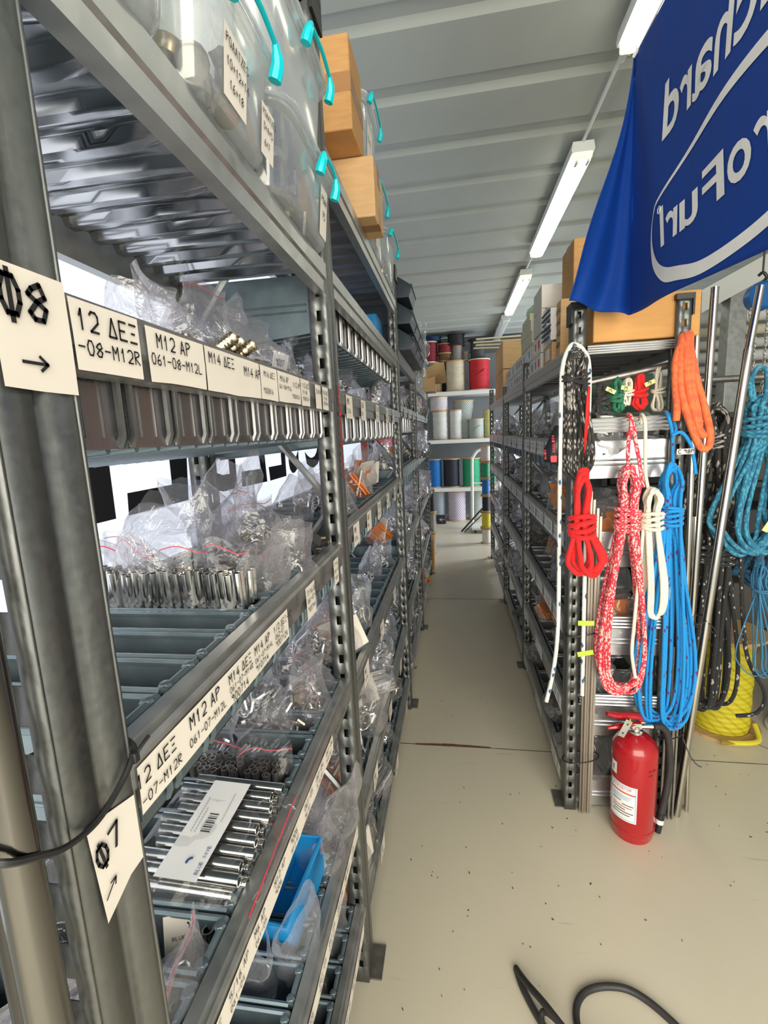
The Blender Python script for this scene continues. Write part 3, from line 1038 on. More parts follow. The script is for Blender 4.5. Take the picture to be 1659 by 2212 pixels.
FIT = [CHROME, BRASS]
bags = {
    'fit0': make_bag('plastic_bag', 'plastic bag', .12, .10, .15, 1, 'fit', FIT, zipm=True),
    'fit1': make_bag('plastic_bag', 'plastic bag', .14, .11, .13, 2, 'fit', FIT, card=True),
    'fit2': make_bag('plastic_bag', 'plastic bag', .11, .12, .16, 3, 'fit', [CHROME, DKSTEEL], rough=.35),
    'few': make_bag('plastic_bag', 'plastic bag', .13, .09, .17, 4, 'few', FIT, rough=.4),
    'dark': make_bag('plastic_bag', 'plastic bag', .13, .11, .12, 5, 'fit', [BLACK, CHROME]),
    'tubes': make_bag('plastic_bag', 'plastic bag', .085, .055, .15, 6, 'tubes', [CHROME], zipm=True, rough=.12),
    'tubes2': make_bag('plastic_bag', 'plastic bag', .10, .09, .13, 7, 'tubes', [DKSTEEL], rough=.16),
    'rods': make_bag('plastic_bag', 'plastic bag', .16, .10, .11, 8, 'rods', [CHROME], rough=.15, card=True),
    'orange': make_bag('plastic_bag', 'plastic bag', .14, .10, .15, 9, 'orange', [ORANGE, PAPER], rough=.25),
    'empty': make_bag('plastic_bag', 'plastic bag', .11, .08, .16, 10, None, None, rough=.45),
    'grey0': make_bag('plastic_bag', 'plastic bag', .15, .14, .15, 11, 'fit', [DKSTEEL, BLACK], FILMG, rough=.3),
    'grey1': make_bag('plastic_bag', 'plastic bag', .17, .13, .14, 12, 'rods', [DKSTEEL], FILMG, rough=.35),
    'grey2': make_bag('plastic_bag', 'plastic bag', .13, .15, .17, 13, 'few', [DKSTEEL, BLACK], FILMG, rough=.4),
    'orangeg': make_bag('plastic_bag', 'plastic bag', .16, .13, .16, 14, 'orange', [ORANGE, CARDL], FILM, rough=.3),
}
DESC = {'fit0': 'clear red-zip bag of steel fittings', 'fit1': 'clear slip-marked bag of fittings', 'fit2': 'crumpled clear bag of steel parts', 'few': 'loose clear bag of few fittings',
        'dark': 'clear bag of black fittings', 'tubes': 'red-zip bag of upright steel tubes', 'tubes2': 'clear bag of short grey tubes', 'rods': 'clear bag of parallel steel rods',
        'orange': 'clear bag of orange cards', 'empty': 'empty crumpled clear bag', 'grey0': 'grey film bag of dark fittings', 'grey1': 'grey film bag of dark rods',
        'grey2': 'limp grey film bag', 'orangeg': 'clear bag of orange packets'}
count = {}


def bag(kind, x, y, z, rz=0.0, tilt=0.0, s=1.0, lv='A', bay='near bay', rack='banner rack', lean=0.0, desc=None):
    k = (lv, bay, rack)
    count[k] = count.get(k, 0) + 1
    lab = desc or '%s, %s on %s, %s of %s' % (DESC[kind], ORD[min(17, count[k] - 1)], LVN[lv], bay, rack)
    return bags[kind].put((x, y, z), (tilt, lean, rz), (s, s, s), lab, 'bags on the %s, %s of the %s' % (LVN[lv], bay, rack))


# near bay of the banner rack: every visible bag placed where it lies
for a in [('fit2', -.42, .60, 1.575, 1.3, .25, .85), ('few', -.38, .72, 1.585, 1.8, -.5, 1.1), ('fit0', -.43, .78, 1.585, 1.2, .3, 1.15), ('rods', -.36, .86, 1.60, 1.5, -.1, 1.1), ('rods', -.40, .90, 1.60, 1.75, -.12, 1.1), ('rods', -.38, .99, 1.585, 1.45, .1, 1.0), ('few', -.50, .95, 1.60, .7, .2, 1.1)]:
    bag(*a, lv='A')
for a in [('tubes', -.56, .70, 1.19, .3, -.2, 1.1), ('few', -.47, .71, 1.21, 2.6, -.5, 1.0), ('empty', -.36, .72, 1.20, 1.2, .5, 1.0), ('fit0', -.36, .78, 1.18, 1.4, .3, 1.0), ('few', -.52, .79, 1.24, .4, .5, 1.1),
          ('fit1', -.42, .84, 1.22, 1.9, -.3, 1.05), ('fit2', -.36, .90, 1.20, 2.2, .2, .9), ('empty', -.48, .90, 1.25, 1.2, -.5, 1.2), ('few', -.54, 1.0, 1.25, 1.0, .3, 1.3), ('fit0', -.40, .93, 1.25, 2.0, -.3, 1.1), ('fit2', -.33, .84, 1.20, 1.4, .2, .9), ('fit0', -.45, .96, 1.22, .8, .3, 1.1), ('dark', -.40, 1.02, 1.20, 1.6, .2, 1.0), ('few', -.52, 1.0, 1.25, 2.0, .3, 1.1)]:
    bag(*a, lv='B')
for a in [('fit1', -.36, .93, .85, 1.6, .2, 1.25), ('fit2', -.44, .90, .86, .9, -.3, 1.3), ('few', -.47, .985, .86, 2.0, .3, 1.3), ('rods', -.40, .815, .855, 1.3, .1, 1.0), ('fit2', -.50, .80, .84, .7, .3, 1.0), ('fit0', -.34, 1.0, .86, 1.2, -.2, 1.0),
          ('empty', -.39, .36, .84, .5, .3, 1.1), ('fit0', -.335, .40, .815, 1.5, .2, .95), ('fit0', -.46, .36, .82, 1.1, .3, 1.0), ('empty', -.50, .45, .82, 1.1, -.3, 1.0)]:
    bag(*a, lv='C')
for a in [('empty', -.335, .715, .49, 1.2, .2, 1.0), ('fit0', -.38, .98, .47, 1.0, .2, 1.0), ('empty', -.33, 1.01, .46, 1.6, -.2, 1.2), ('fit2', -.45, .93, .47, .4, .2, 1.0), ('empty', -.40, .67, .46, 2.0, .2, 1.0), ('fit1', -.50, .60, .46, 2.0, .2, 1.0)]:
    bag(*a, lv='D')
for a in [('fit0', -.34, .92, .48, 1.4, .2, 1.1), ('few', -.33, 1.0, .50, 1.0, .3, 1.1), ('fit1', -.42, 1.01, .50, 1.3, .2, 1.2)]:
    bag(*a, lv='D')
for a in [('few', -.36, .98, .17, 1.2, .2, 1.0), ('orange', -.40, .92, .17, 1.0, .3, .8), ('fit0', -.36, .86, .17, 1.5, -.2, 1.0), ('empty', -.38, .72, .17, 2.1, .3, 1.0)]:
    bag(*a, lv='E')
kinds = ['fit0', 'few', 'fit1', 'fit2', 'empty', 'orange', 'rods', 'fit2', 'tubes2']


def auto_bags(lv, bi, ys, xs=(-.36, -.50), ks=kinds, s=1.0, dz=-.06, rack='banner rack'):
    for i, yy in enumerate(ys):
        z = (LT[bi] if rack == 'banner rack' else RT)[lv]
        k = ks[rnd.randrange(len(ks))]
        bag(k, rnd.uniform(*sorted(xs)), yy + rnd.uniform(-.02, .02), z + dz + rnd.uniform(0, .03), rnd.uniform(.6, 2.4), rnd.uniform(-.5, .5), s * rnd.uniform(.85, 1.15), lv, (BAYL if rack == 'banner rack' else BAYR)[bi], rack)


auto_bags('S', 1, (1.9, 2.2), s=.8)
auto_bags('A', 1, (1.18, 1.32, 1.46, 1.6, 1.74, 1.88, 2.02, 2.16, 2.29), s=1.15, dz=-.03)
for a in [('orange', -.36, 1.75, 1.24, 1.8, -.2, 1.2), ('orange', -.40, 1.95, 1.28, 1.2, .3, 1.15), ('few', -.45, 1.22, 1.22, 1.0, .2, 1.1), ('fit0', -.36, 1.35, 1.21, 1.5, .3, 1.1), ('few', -.36, 1.52, 1.21, 1.5, -.3, 1.2), ('fit1', -.46, 1.62, 1.24, .9, -.3, 1.1), ('fit2', -.46, 1.45, 1.24, .9, .3, 1.2)]:
    bag(*a, lv='B', bay=BAYL[1])
auto_bags('C', 1, (1.18, 1.27, 1.36, 1.46, 1.2, 1.34), xs=(-.32, -.45), s=1.3, dz=-.02)
for a in [('few', -.40, 2.05, .82, 1.2, .1, 1.1), ('fit2', -.38, 2.26, .80, 1.2, .1, 1.1), ('empty', -.38, 1.58, .80, 1.7, .2, 1.0)]:
    bag(*a, lv='C', bay=BAYL[1])
auto_bags('D', 1, (1.18, 1.28, 1.38, 1.48, 1.58, 1.70, 1.85, 2.0, 2.12, 2.26), xs=(-.31, -.39), s=1.3, dz=-.02)
auto_bags('E', 1, (1.2, 1.32, 1.45, 1.58, 1.72, 1.86, 2.0, 2.14, 2.28), xs=(-.31, -.39), s=1.25, dz=-.03)
auto_bags('A', 2, (2.55, 2.75, 2.95, 3.2), s=1.2)
auto_bags('B', 2, (2.55, 2.75, 3.0, 3.2, 3.35), ks=['orange', 'fit0', 'orange', 'few'], s=1.3)
for lv in 'CDE':
    auto_bags(lv, 2, (2.52, 2.66, 2.82, 2.98, 3.14, 3.3), xs=(-.31, -.42), s=1.45, dz=-.03)
for lv in 'ABCDE':
    auto_bags(lv, 3, (3.6, 3.82, 4.05, 4.3, 4.52, 4.72), xs=(-.31, -.42), s=1.6, dz=-.03)
gk = ['grey0', 'grey1', 'grey2', 'grey0', 'grey2', 'orangeg', 'grey1']
for lv in 'FGHIJ':
    auto_bags(lv, 0, (1.98, 2.13, 2.27, 2.43, 2.6, 2.76), (.50, .60), gk if lv != 'F' else ['grey1', 'fit1', 'grey2', 'fit2'], 1.15, -.04, 'rope rack')
    auto_bags(lv, 1, (3.02, 3.22, 3.42, 3.64, 3.86), (.49, .58), gk[:5] if lv != 'F' else ['grey1', 'rods', 'fit2'], 1.25, -.04, 'rope rack')
    auto_bags(lv, 2, (4.25, 4.6, 5.0, 5.3), (.49, .58), gk[:5] if lv != 'F' else ['grey2', 'fit1'], 1.4, -.04, 'rope rack')
# what shows between the end rails of the rope rack
for k, (kind, x, z, rz, tl, s, lv) in enumerate([('grey1', .56, 1.395, .3, .5, 1.1, 'F'), ('fit1', .68, 1.40, -.4, .3, .9, 'F'), ('orangeg', .55, 1.03, .4, .2, 1.2, 'G'), ('orangeg', .67, 1.05, -.3, .4, 1.0, 'G'), ('orangeg', .56, .70, .2, .3, 1.15, 'H'), ('grey2', .68, .71, .8, .3, 1.1, 'H'),
                                                ('grey0', .52, .38, .1, .2, 1.3, 'I'), ('grey2', .66, .37, .4, .3, 1.25, 'I'), ('grey0', .50, .10, .3, .2, 1.35, 'J'), ('grey2', .64, .09, .2, .3, 1.3, 'J')]):
    bag(kind, x, 1.845, z, rz, tl, s, lv, BAYR[0], 'rope rack')
for a in [('grey2', .43, 1.90, .12, 1.5, .7, 1.1, 'J'), ('grey0', .415, 2.15, .16, 1.3, .9, 1.0, 'J'), ('grey2', .41, 2.75, .13, 1.5, .9, 1.1, 'J')]:
    bag(*a, bay=BAYR[0], rack='rope rack', desc='grey film bag drooping over the bottom-shelf edge of rope rack, %s from its end' % ORD[int((a[2] - 1.85) / .28)])

# the flat bag of polished tubes with a printed slip, lying across the third shelf
flat = thing('tube_bag', 'flat clear red-zip bag of polished tubes with printed white slip, on third shelf', 'plastic bag', (-.357, .565, .912), 'bags on the third shelf up, near bay of the banner rack')
q = Matrix.Rotation(R(3), 3, 'Y') @ Matrix.Rotation(.10, 3, 'X')
o0 = Vector((-.357, .565, .916))
L = lambda x, y, z: o0 + q @ Vector((x, y, z))
for j in range(2):
    for i in range(9):
        g = G()
        yy = -.075 + .0185 * i + (.009 if j else 0)
        g.pipe(L(-.075 - .008 * ((i * 7 + j) % 3), yy, .008 + .0155 * j), L(.058 + .006 * ((i * 5 + j) % 3), yy, .008 + .0155 * j), .0078, .0058, 14)
        g.tube([L(-.06, yy, .008 + .0155 * j), L(-.045, yy, .008 + .0155 * j)], .0081, 12)
        g.build('steel_tube', CHROME, flat, sharp=30)
g = G()


def pil(u, v):
    x, y = -.105 + .20 * u, -.095 + .185 * v
    e = max(0, 1 - (2 * v - 1) ** 4) * (1 if u < .75 else max(0.05, 1 - (u - .75) / .25)) * min(1, u / .08 + .05)
    return x, y, e


g.grid(26, 18, lambda u, v: L(*(lambda x, y, e: (x, y, .037 * e + .004 * noise.noise(Vector((x * 40, y * 40, 2)))))(*pil(u, v))))
g.grid(26, 18, lambda u, v: L(*(lambda x, y, e: (x, y, -.004 * e - .001))(*pil(u, v))))
g.build('bag_film', FILMC, flat, sharp=60)
g = G(); g.tube([L(.088, -.093 + .018 * k, .004 + .001 * (k % 2)) for k in range(11)], .0011, 6); g.build('zip_strip', ZIPRED, flat)
g = G()
g.add([L(-.045, -.085, .037), L(.015, -.085, .037), L(.022, .070, .038), L(-.038, .070, .038)], [(0, 1, 2, 3)])
for k in range(9):
    g.add([L(-.016 + .0022 * 0, -.018 + .0035 * k, .0385), L(-.002, -.018 + .0035 * k, .0385), L(-.002, -.0163 + .0035 * k - .0009 * (k % 2), .0385), L(-.016, -.0163 + .0035 * k - .0009 * (k % 2), .0385)], [(0, 1, 2, 3)], 1)
for k, (xx, n) in enumerate([(-.028, 26), (-.022, 18), (.008, 22)]):
    write(g, ('/-' * n)[:n], L(xx, -.02 if k < 2 else .0, .0385), q @ Vector((0, 1, 0)), q @ Vector((-1, 0, 0)), .0026, 1, .2, q @ Vector((0, 0, 1)))
for i, ch in enumerate('BLUE WAVE'):
    if ch != ' ':
        put_glyph(g, ch, lambda a, b: L(.012 - b, a, .0388), -.077 + .0045 * i, -.0735 + .0045 * i, .0, .005, 2)
g.tube([L(-.004 - .007 * math.sin(t), -.062 + .006 * math.cos(t), .0388) for t in [.2 + .24 * k for k in range(8)]], .0014, 5, 2)
g.build('printed_slip', [PAPERW, INK, pmat('navy_print', (.02, .04, .2), .6)], flat)
def tube_bag(cx, cy, z0, nx, ny, h, r, mat, seed, label, group):
    t = thing('tube_bag', label, 'plastic bag', (cx, cy, z0), group)
    r2 = random.Random(seed)
    for i in range(nx):
        for j in range(ny):
            x, y = cx + (i - (nx - 1) / 2) * r * 2.15, cy + (j - (ny - 1) / 2) * r * 2.15
            k, m = r2.uniform(-.006, .006), .012 + r2.uniform(0, .006)
            g = G(); g.pipe((x, y, z0), (x + k, y - m * .3, z0 + h + r2.uniform(-.006, .004)), r, r * .74, 11); g.build('steel_tube', mat, t, sharp=30)
    g = G()
    f = bag_film(g, nx * r * 2.6, ny * r * 2.9, h * 1.28, seed, rough=.14)
    g.v = [(p[0] + cx, p[1] + cy - .006, p[2] + z0 - .002) for p in g.v]
    g.build('bag_film', FILMC, t, sharp=25)
    g = G(); g.tube([Vector(f(.5 * k / 10, .93)) + Vector((cx, cy - .006, z0)) for k in range(11)], .0009, 5); g.build('zip_strip', ZIPRED, t)


for k, (cx, nx) in enumerate(((-.575, 6), (-.495, 7), (-.412, 6), (-.342, 5))):
    tube_bag(cx, .652, 1.155, nx, 4, .155, .0057, CHROME, 61 + k, 'red-zip bag of upright polished tubes, %s of four across the fourth shelf from aisle' % ORD[3 - k], 'bags of upright polished tubes on the fourth shelf')
for k, (cx, nx) in enumerate(((-.53, 6), (-.435, 7), (-.345, 5))):
    tube_bag(cx, .725, .800, nx, 4, .125, .0060, DKSTEEL, 71 + k, 'clear bag of upright grey tubes, %s of three across the third shelf from aisle' % ORD[2 - k], 'bags of upright grey tubes on the third shelf')
# folded card and loose tube in the bin in front of it
g = G(); qq = Matrix.Rotation(.35, 3, 'Z') @ Matrix.Rotation(-.25, 3, 'X')
g.box((-.350, .458, .866), (.055, .0012, .085), 0, qq)
for i, ch in enumerate('BLUE WAVE'):
    if ch != ' ':
        put_glyph(g, ch, lambda a, b: Vector((-.350, .458, .866)) + qq @ Vector((a, -.0009, b)), -.018 + .0042 * i, -.0147 + .0042 * i, .012, .0165, 1)
g.tube([Vector((-.350, .458, .866)) + qq @ Vector((.004 * math.sin(t), -.0009, .026 + .005 * math.cos(t))) for t in [.3 + .25 * k for k in range(8)]], .0011, 5, 1)
tag(g.build('product_card', [PAPER, INK]), 'cream product card standing in an open bin beside the flat bag of tubes', 'card')
g = G(); g.pipe((-.318, .452, .80), (-.322, .462, .892), .0075, .0055, 14)
tag(g.build('steel_tube', STAIN, sharp=30), 'single grey steel tube standing in the bin nearest the sticker upright', 'tube')
# brass threaded ends poking from the bag on the labelled shelf
for i, (yy, xx) in enumerate(((.655, -.335), (.685, -.338), (.715, -.333))):
    g = G()
    a, b = Vector((xx, yy, 1.625)), Vector((xx + .03, yy + .012, 1.648))
    for k in range(8):
        c = a.lerp(b, k / 8)
        g.tube([c, a.lerp(b, (k + .6) / 8)], .0095, 12); g.tube([a.lerp(b, (k + .6) / 8), a.lerp(b, (k + 1) / 8)], .008, 12)
    tag(g.build('threaded_stud', BRASS, sharp=30), 'brass threaded stud on the labelled shelf, %s of three from the sticker upright' % ORD[i], 'stud', 'brass threaded studs')
# blue picking box wedged under the third-shelf beam
t = thing('picking_box', 'bright blue plastic picking box tipped among grey bins on the second shelf', 'picking box', (-.345, .81, .548))
q = Matrix.Rotation(R(14), 3, 'X') @ Matrix.Rotation(R(-10), 3, 'Y') @ Matrix.Rotation(R(82), 3, 'Z')
P = lambda x, y, z: Vector((-.345, .81, .548)) + q @ Vector((x, y, z))
g = G()
w, d, h = .085, .075, .075
base = [P(-w, -d / 2, 0), P(w * .75, -d / 2, 0), P(w * .75, d / 2, 0), P(-w, d / 2, 0)]
rim = [P(-w, -d / 2, h), P(w, -d / 2, h * .8), P(w, d / 2, h * .8), P(-w, d / 2, h)]
g.add(base + rim, [(3, 2, 1, 0), (0, 1, 5, 4), (2, 3, 7, 6), (3, 0, 4, 7), (1, 2, 6, 5)])
g.tube(rim, .004, 6, 0, True)
g.build('box_shell', BLUEP, t, solid=.003)
g = G(); g.add([P(w * .97, -.02, .012), P(w * .97, .02, .012), P(w * 1.02, .02, .05), P(w * 1.02, -.02, .05)], [(0, 1, 2, 3)]); write(g, 'N5', P(w * 1.0, -.012, .02), q @ Vector((0, 1, 0)), q @ Vector((.1, 0, 1)), .02, 1, .2, q @ Vector((1, 0, 0))); g.build('box_label', [YTAG, INK], t)
# black and brass fittings heaped at the end of the fourth shelf
for i in range(7):
    r2 = random.Random(50 + i)
    t = thing('black_fitting', 'black fitting with brass pin heaped at the end of the fourth shelf, banner rack', 'fitting', (-.31 - .028 * (i % 3), .945 + .024 * (i // 2), 1.262 + .014 * (i % 2)), 'black fittings at the end of the fourth shelf')
    b = t.location.copy()
    q = Matrix.Rotation(r2.uniform(0, 6), 3, 'Z') @ Matrix.Rotation(r2.uniform(-.6, .6), 3, 'X')
    g = G(); g.lathe([(0, -.012), (.017, -.012), (.019, -.008), (.019, .008), (.017, .012), (.008, .012), (.008, .02), (0, .02)], b, 16, 0, q @ Matrix.Rotation(PI / 2, 3, 'X')); g.build('cap_body', BLACK, t)
    g = G(); g.tube([b + q @ Vector((-.03, 0, .006)), b + q @ Vector((.03, 0, .006))], .003, 8); g.build('brass_pin', BRASS, t)
# ------------------------------------------------------------------ clear boxes on the banner rack
def clear_box(x1, y0, y1, z0, z1, depth, label, fill=True, lines=None, tint=None, handle=True, opaque=None, hspan=None):
    """lidded clear box; its handled end faces the aisle at x1"""
    t = thing('storage_box', label, 'storage box', (x1 - depth / 2, (y0 + y1) / 2, z0), 'clear storage boxes on the banner rack')
    yc, hy = (y0 + y1) / 2, (y1 - y0) / 2
    h = z1 - z0
    g = G()

    def ring(k, z):
        pts = []
        for i in range(24):
            a = 2 * PI * i / 24
            ca, sa = math.cos(a), math.sin(a)
            pts.append((x1 - depth / 2 + math.copysign(abs(ca) ** .28, ca) * depth / 2 * k, yc + math.copysign(abs(sa) ** .28, sa) * hy * k, z))
        return pts
    rs = [ring(.86, z0), ring(.89, z0 + .006), ring(.95, z0 + h * .8), ring(1.0, z0 + h * .82), ring(1.0, z0 + h * .86)]
    vs = sum(rs, [])
    g.add(vs, [tuple(range(24))[::-1]] + [(j * 24 + i, j * 24 + (i + 1) % 24, (j + 1) * 24 + (i + 1) % 24, (j + 1) * 24 + i) for j in range(4) for i in range(24)])
    g.build('box_tub', CLEARBOX, t, solid=.002)
    g = G()
    rs = [ring(1.02, z0 + h * .85), ring(1.02, z0 + h * .93), ring(.93, z0 + h * .95), ring(.90, z0 + h), ring(.5, z0 + h)]
    g.add(sum(rs, []), [(j * 24 + i, j * 24 + (i + 1) % 24, (j + 1) * 24 + (i + 1) % 24, (j + 1) * 24 + i) for j in range(4) for i in range(24)] + [tuple(range(96, 120))])
    g.build('lid', CLEARBOX, t, solid=.002)
    if handle:
        g = G()
        zz = z0 + h * .93
        xx = x1 + .004
        if hspan:
            yc, hy, zz = (hspan[0] + hspan[1]) / 2, (hspan[1] - hspan[0]) / 2 / .82, zz + hspan[2]
        g.tube([(xx, yc - hy * .82, zz - .030), (xx + .006, yc - hy * .8, zz - .012), (xx + .008, yc - hy * .68, zz + .004)], [.009, .008, .005], 8, 0, False, True, 3)
        g.tube([(xx + .008, yc - hy * .68, zz + .004), (xx + .010, yc, zz + .006), (xx + .008, yc + hy * .68, zz + .004)], .0035, 8, 0, False, True, 4)
        g.tube([(xx, yc + hy * .82, zz - .030), (xx + .006, yc + hy * .8, zz - .012), (xx + .008, yc + hy * .68, zz + .004)], [.009, .008, .005], 8, 0, False, True, 3)
        g.build('handle', TEAL, t)
        yc, hy = (y0 + y1) / 2, (y1 - y0) / 2
    if fill:
        g = G()
        r2 = random.Random(int(y0 * 100))
        for i in range(40):
            c = Vector((x1 - r2.uniform(.03, depth * .8), yc + r2.uniform(-.72, .72) * hy, z0 + .015 + r2.random() * h * .5))
            q = Matrix.Rotation(r2.uniform(0, 6), 3, 'Z') @ Matrix.Rotation(r2.uniform(-1, 1), 3, 'X')
            if i % 2:
                g.lathe([(0, -.008), (.016, -.008), (.018, 0), (.016, .008), (0, .008)], c, 12, i % 4 == 1, q)
            else:
                g.tube([c - q @ Vector((0, 0, .02)), c + q @ Vector((0, 0, .02))], .006, 8, 0)
        g.build('metal_fittings', [DKSTEEL, BRASS], t, sharp=30)
    if opaque:
        g = G(); g.box((x1 - depth / 2 - .004, yc, z0 + h * .42), (depth * .84, hy * 1.62, h * .76)); g.build('packed_contents', opaque, t, bevel=.01)
    if lines:
        for (ya, yb, za, zb, rows) in lines:
            g = G()
            fx = lambda z: x1 - depth / 2 * (1 - (.89 + .06 * (z - z0) / (h * .8))) + .0018
            g.add([(fx(za), ya, za), (fx(za), yb, za), (fx(zb), yb, zb), (fx(zb), ya, zb)], [(0, 1, 2, 3)])
            for (txt, yy, zz, hh) in rows:
                write(g, txt, (fx(zz) + .0010, yy, zz), U, (fx(zb) - fx(za), 0, zb - za), hh, 1, .15, NX)
            g.build('paper_label', [PAPER, INK], t)
    return t


clear_box(-.226, .205, .495, 1.872, 2.00, .36, 'large clear box with shiny curved lid nearest the sticker upright, on top shelf', fill=True, handle=True)
clear_box(-.226, .505, .715, 1.872, 2.00, .36, 'clear teal-handled box with two handwritten paper labels, on the top shelf', lines=[
    (.560, .618, 1.880, 1.950, [('POAATZES', .563, 1.932, .0085), ('10+12+14', .565, 1.912, .0085), ('16+18', .572, 1.892, .0085)]), (.664, .706, 1.876, 1.936, [('POAATZES', .666, 1.922, .0065), ('3+4+5', .668, 1.906, .0075), ('6+7', .672, 1.888, .0075)])], hspan=(.55, .675, 0.0))
clear_box(-.226, .725, 1.045, 1.872, 2.005, .36, 'clear teal-handled box standing directly beside the red-lettered upright', lines=[(.940, .985, 1.880, 1.965, [('POAA', .945, 1.938, .010), ('75', .953, 1.912, .011)])], hspan=(.885, .985, -.012))
clear_box(-.226, .70, 1.025, 2.008, 2.175, .36, 'clear teal-handled box of white material stacked on another clear box', fill=False, opaque=WHITE, lines=None, hspan=(.845, .985, -.01))


def carton(x0, x1, y0, y1, z0, z1, label, mat=None, tape=True, group=None, seam_axis='y', name='cardboard_box', prints=None, cat='cardboard box'):
    t = thing(name, label, cat, ((x0 + x1) / 2, (y0 + y1) / 2, z0), group)
    mat = mat or CARD
    g = G(); g.box(((x0 + x1) / 2, (y0 + y1) / 2, (z0 + z1) / 2), (x1 - x0, y1 - y0, z1 - z0)); g.build('carton_body', mat, t, bevel=min(.004, (z1 - z0) * .03))
    if tape:
        g = G()
        yc, w = (y0 + y1) / 2, min(.05, (y1 - y0) * .3)
        xc = (x0 + x1) / 2
        e = .0008
        zm = (z0 + z1) / 2
        if seam_axis == 'h':
            g.box((xc, yc, zm), (x1 - x0 + 2 * e, y1 - y0 + 2 * e, .045))
        else:
            g.box((xc, yc, z1), (x1 - x0 + 2 * e, w, 2 * e)); g.box((xc, yc, z0), (x1 - x0 + 2 * e, w, 2 * e))
            for xx in (x0, x1):
                g.box((xx, yc, z1 - .025), (2 * e, w, .05)); g.box((xx, yc, z0 + .025), (2 * e, w, .05))
        g.build('packing_tape', TAPE, t)
    for (nm, mt, c, d) in prints or []:
        g = G(); g.box(c, d); g.build(nm, mt, t)
    return t


carton(-.60, -.248, 1.375, 1.545, 2.302, 2.525, 'tall brown taped cardboard box, topmost of the stack by the black upright cap', tape=True, seam_axis='h')
carton(-.60, -.215, 1.50, 1.67, 2.137, 2.30, 'brown cardboard box under the tall taped one on second bay top shelf', CARDL)
carton(-.60, -.34, 1.24, 1.47, 2.137, 2.295, 'small brown box tucked behind, against the red-lettered upright top', CARD)
clear_box(-.235, 1.56, 1.80, 2.302, 2.53, .30, 'small clear teal-handled box beside the tall taped cardboard box', fill=False, opaque=None, lines=[(1.60, 1.69, 2.33, 2.45, [('75+90', 1.605, 2.40, .012)])])
clear_box(-.24, 1.70, 1.97, 2.137, 2.36, .30, 'clear teal-handled box on second bay top shelf, next to pale cardboard box', fill=False, lines=[(1.75, 1.83, 2.15, 2.26, [])])
clear_box(-.24, 1.99, 2.30, 2.137, 2.32, .30, 'clear teal-handled box nearest the third upright on second bay top shelf', fill=True)
# dark stacking bins and bags on the third and far bay tops
for k, (yy, z0, n) in enumerate(((2.62, 1.92, 3), (2.92, 1.92, 2), (3.22, 1.92, 2))):
    for j in range(n):
        t = thing('stacking_bin', 'dark grey stacking bin, %s from below in the %s stack past third upright' % (ORD[j], ORD[k]), 'stacking bin', (-.40, yy, z0 + j * .125), 'dark stacking bins on the third bay top')
        g = G(); w, d, h = .13, .19, .12
        b = t.location
        vs = [(b.x - d, yy - w, b.z), (b.x + d, yy - w, b.z), (b.x + d, yy + w, b.z), (b.x - d, yy + w, b.z), (b.x - d, yy - w, b.z + h), (b.x + d * .55, yy - w, b.z + h), (b.x + d * .55, yy + w, b.z + h), (b.x - d, yy + w, b.z + h), (b.x + d * 1.08, yy - w, b.z + h * .45), (b.x + d * 1.08, yy + w, b.z + h * .45)]
        g.add(vs, [(0, 3, 2, 1), (0, 1, 8, 5, 4), (2, 3, 7, 6, 9), (3, 0, 4, 7), (1, 2, 9, 8)])
        g.build('bin_shell', pmat('dark_bin_plastic', (.035, .05, .065), .45) if 'dark_bin_plastic' not in bpy.data.materials else bpy.data.materials['dark_bin_plastic'], t, solid=.004)
        g = G(); g.tube([vs[8], vs[9]], .006, 8); g.build('front_lip', bpy.data.materials['dark_bin_plastic'], t)
carton(-.56, -.33, 2.18, 2.35, 1.885, 2.03, 'bright blue plastic box behind the third upright on the sixth shelf', BLUEP, False, name='plastic_box', cat='plastic box')
for k, yy in enumerate((3.62, 3.98, 4.34)):
    clear_box(-.25, yy - .16, yy + .16, 1.885, 2.13, .30, 'clear teal-handled box on the far bay top, %s past the fourth upright' % ORD[k], fill=False, opaque=WHITE if k == 2 else None)
bag('fit2', -.27, 3.42, 2.0, 1.5, .2, 1.6, 'T', BAYL[3], 'banner rack', desc='big crumpled clear bag on the far bay top beside dark stacking bins')
bag('few', -.27, 3.60, 1.90, 1.5, .3, 1.4, 'T', BAYL[3], 'banner rack', desc='smaller crumpled clear bag hanging below the far bay top boxes')
carton(-.45, -.17, 4.72, 4.95, 1.885, 2.12, 'small open brown carton at the far end of the banner rack top', CARDL)
g = G()
g.add([(-.25, 4.64, 2.10), (-.08, 4.66, 2.15), (-.06, 4.80, 1.97), (-.23, 4.78, 1.95)], [(0, 1, 2, 3)])
tag(g.build('cardboard_flap', CARDL, solid=.004), 'loose cardboard sheet leaning out beside the tan rope spool', 'cardboard sheet')

# ------------------------------------------------------------------ banner behind the rack
BAN = clothmat('white_banner_cloth', (.86, .86, .90), .62)
PRN = pmat('black_banner_print', (.02, .02, .025), .8)


def bx(y, z):
    return -.78 + .018 * math.sin(y * 3.1 + z * 1.5) + .012 * math.sin(y * 7 - z * 4) + .004 * math.sin(y * 19 + z * 9) + .022 * abs(noise.noise(Vector((y * 2.2 - z * 1.6, y * .5 + z * 1.2, 3))))


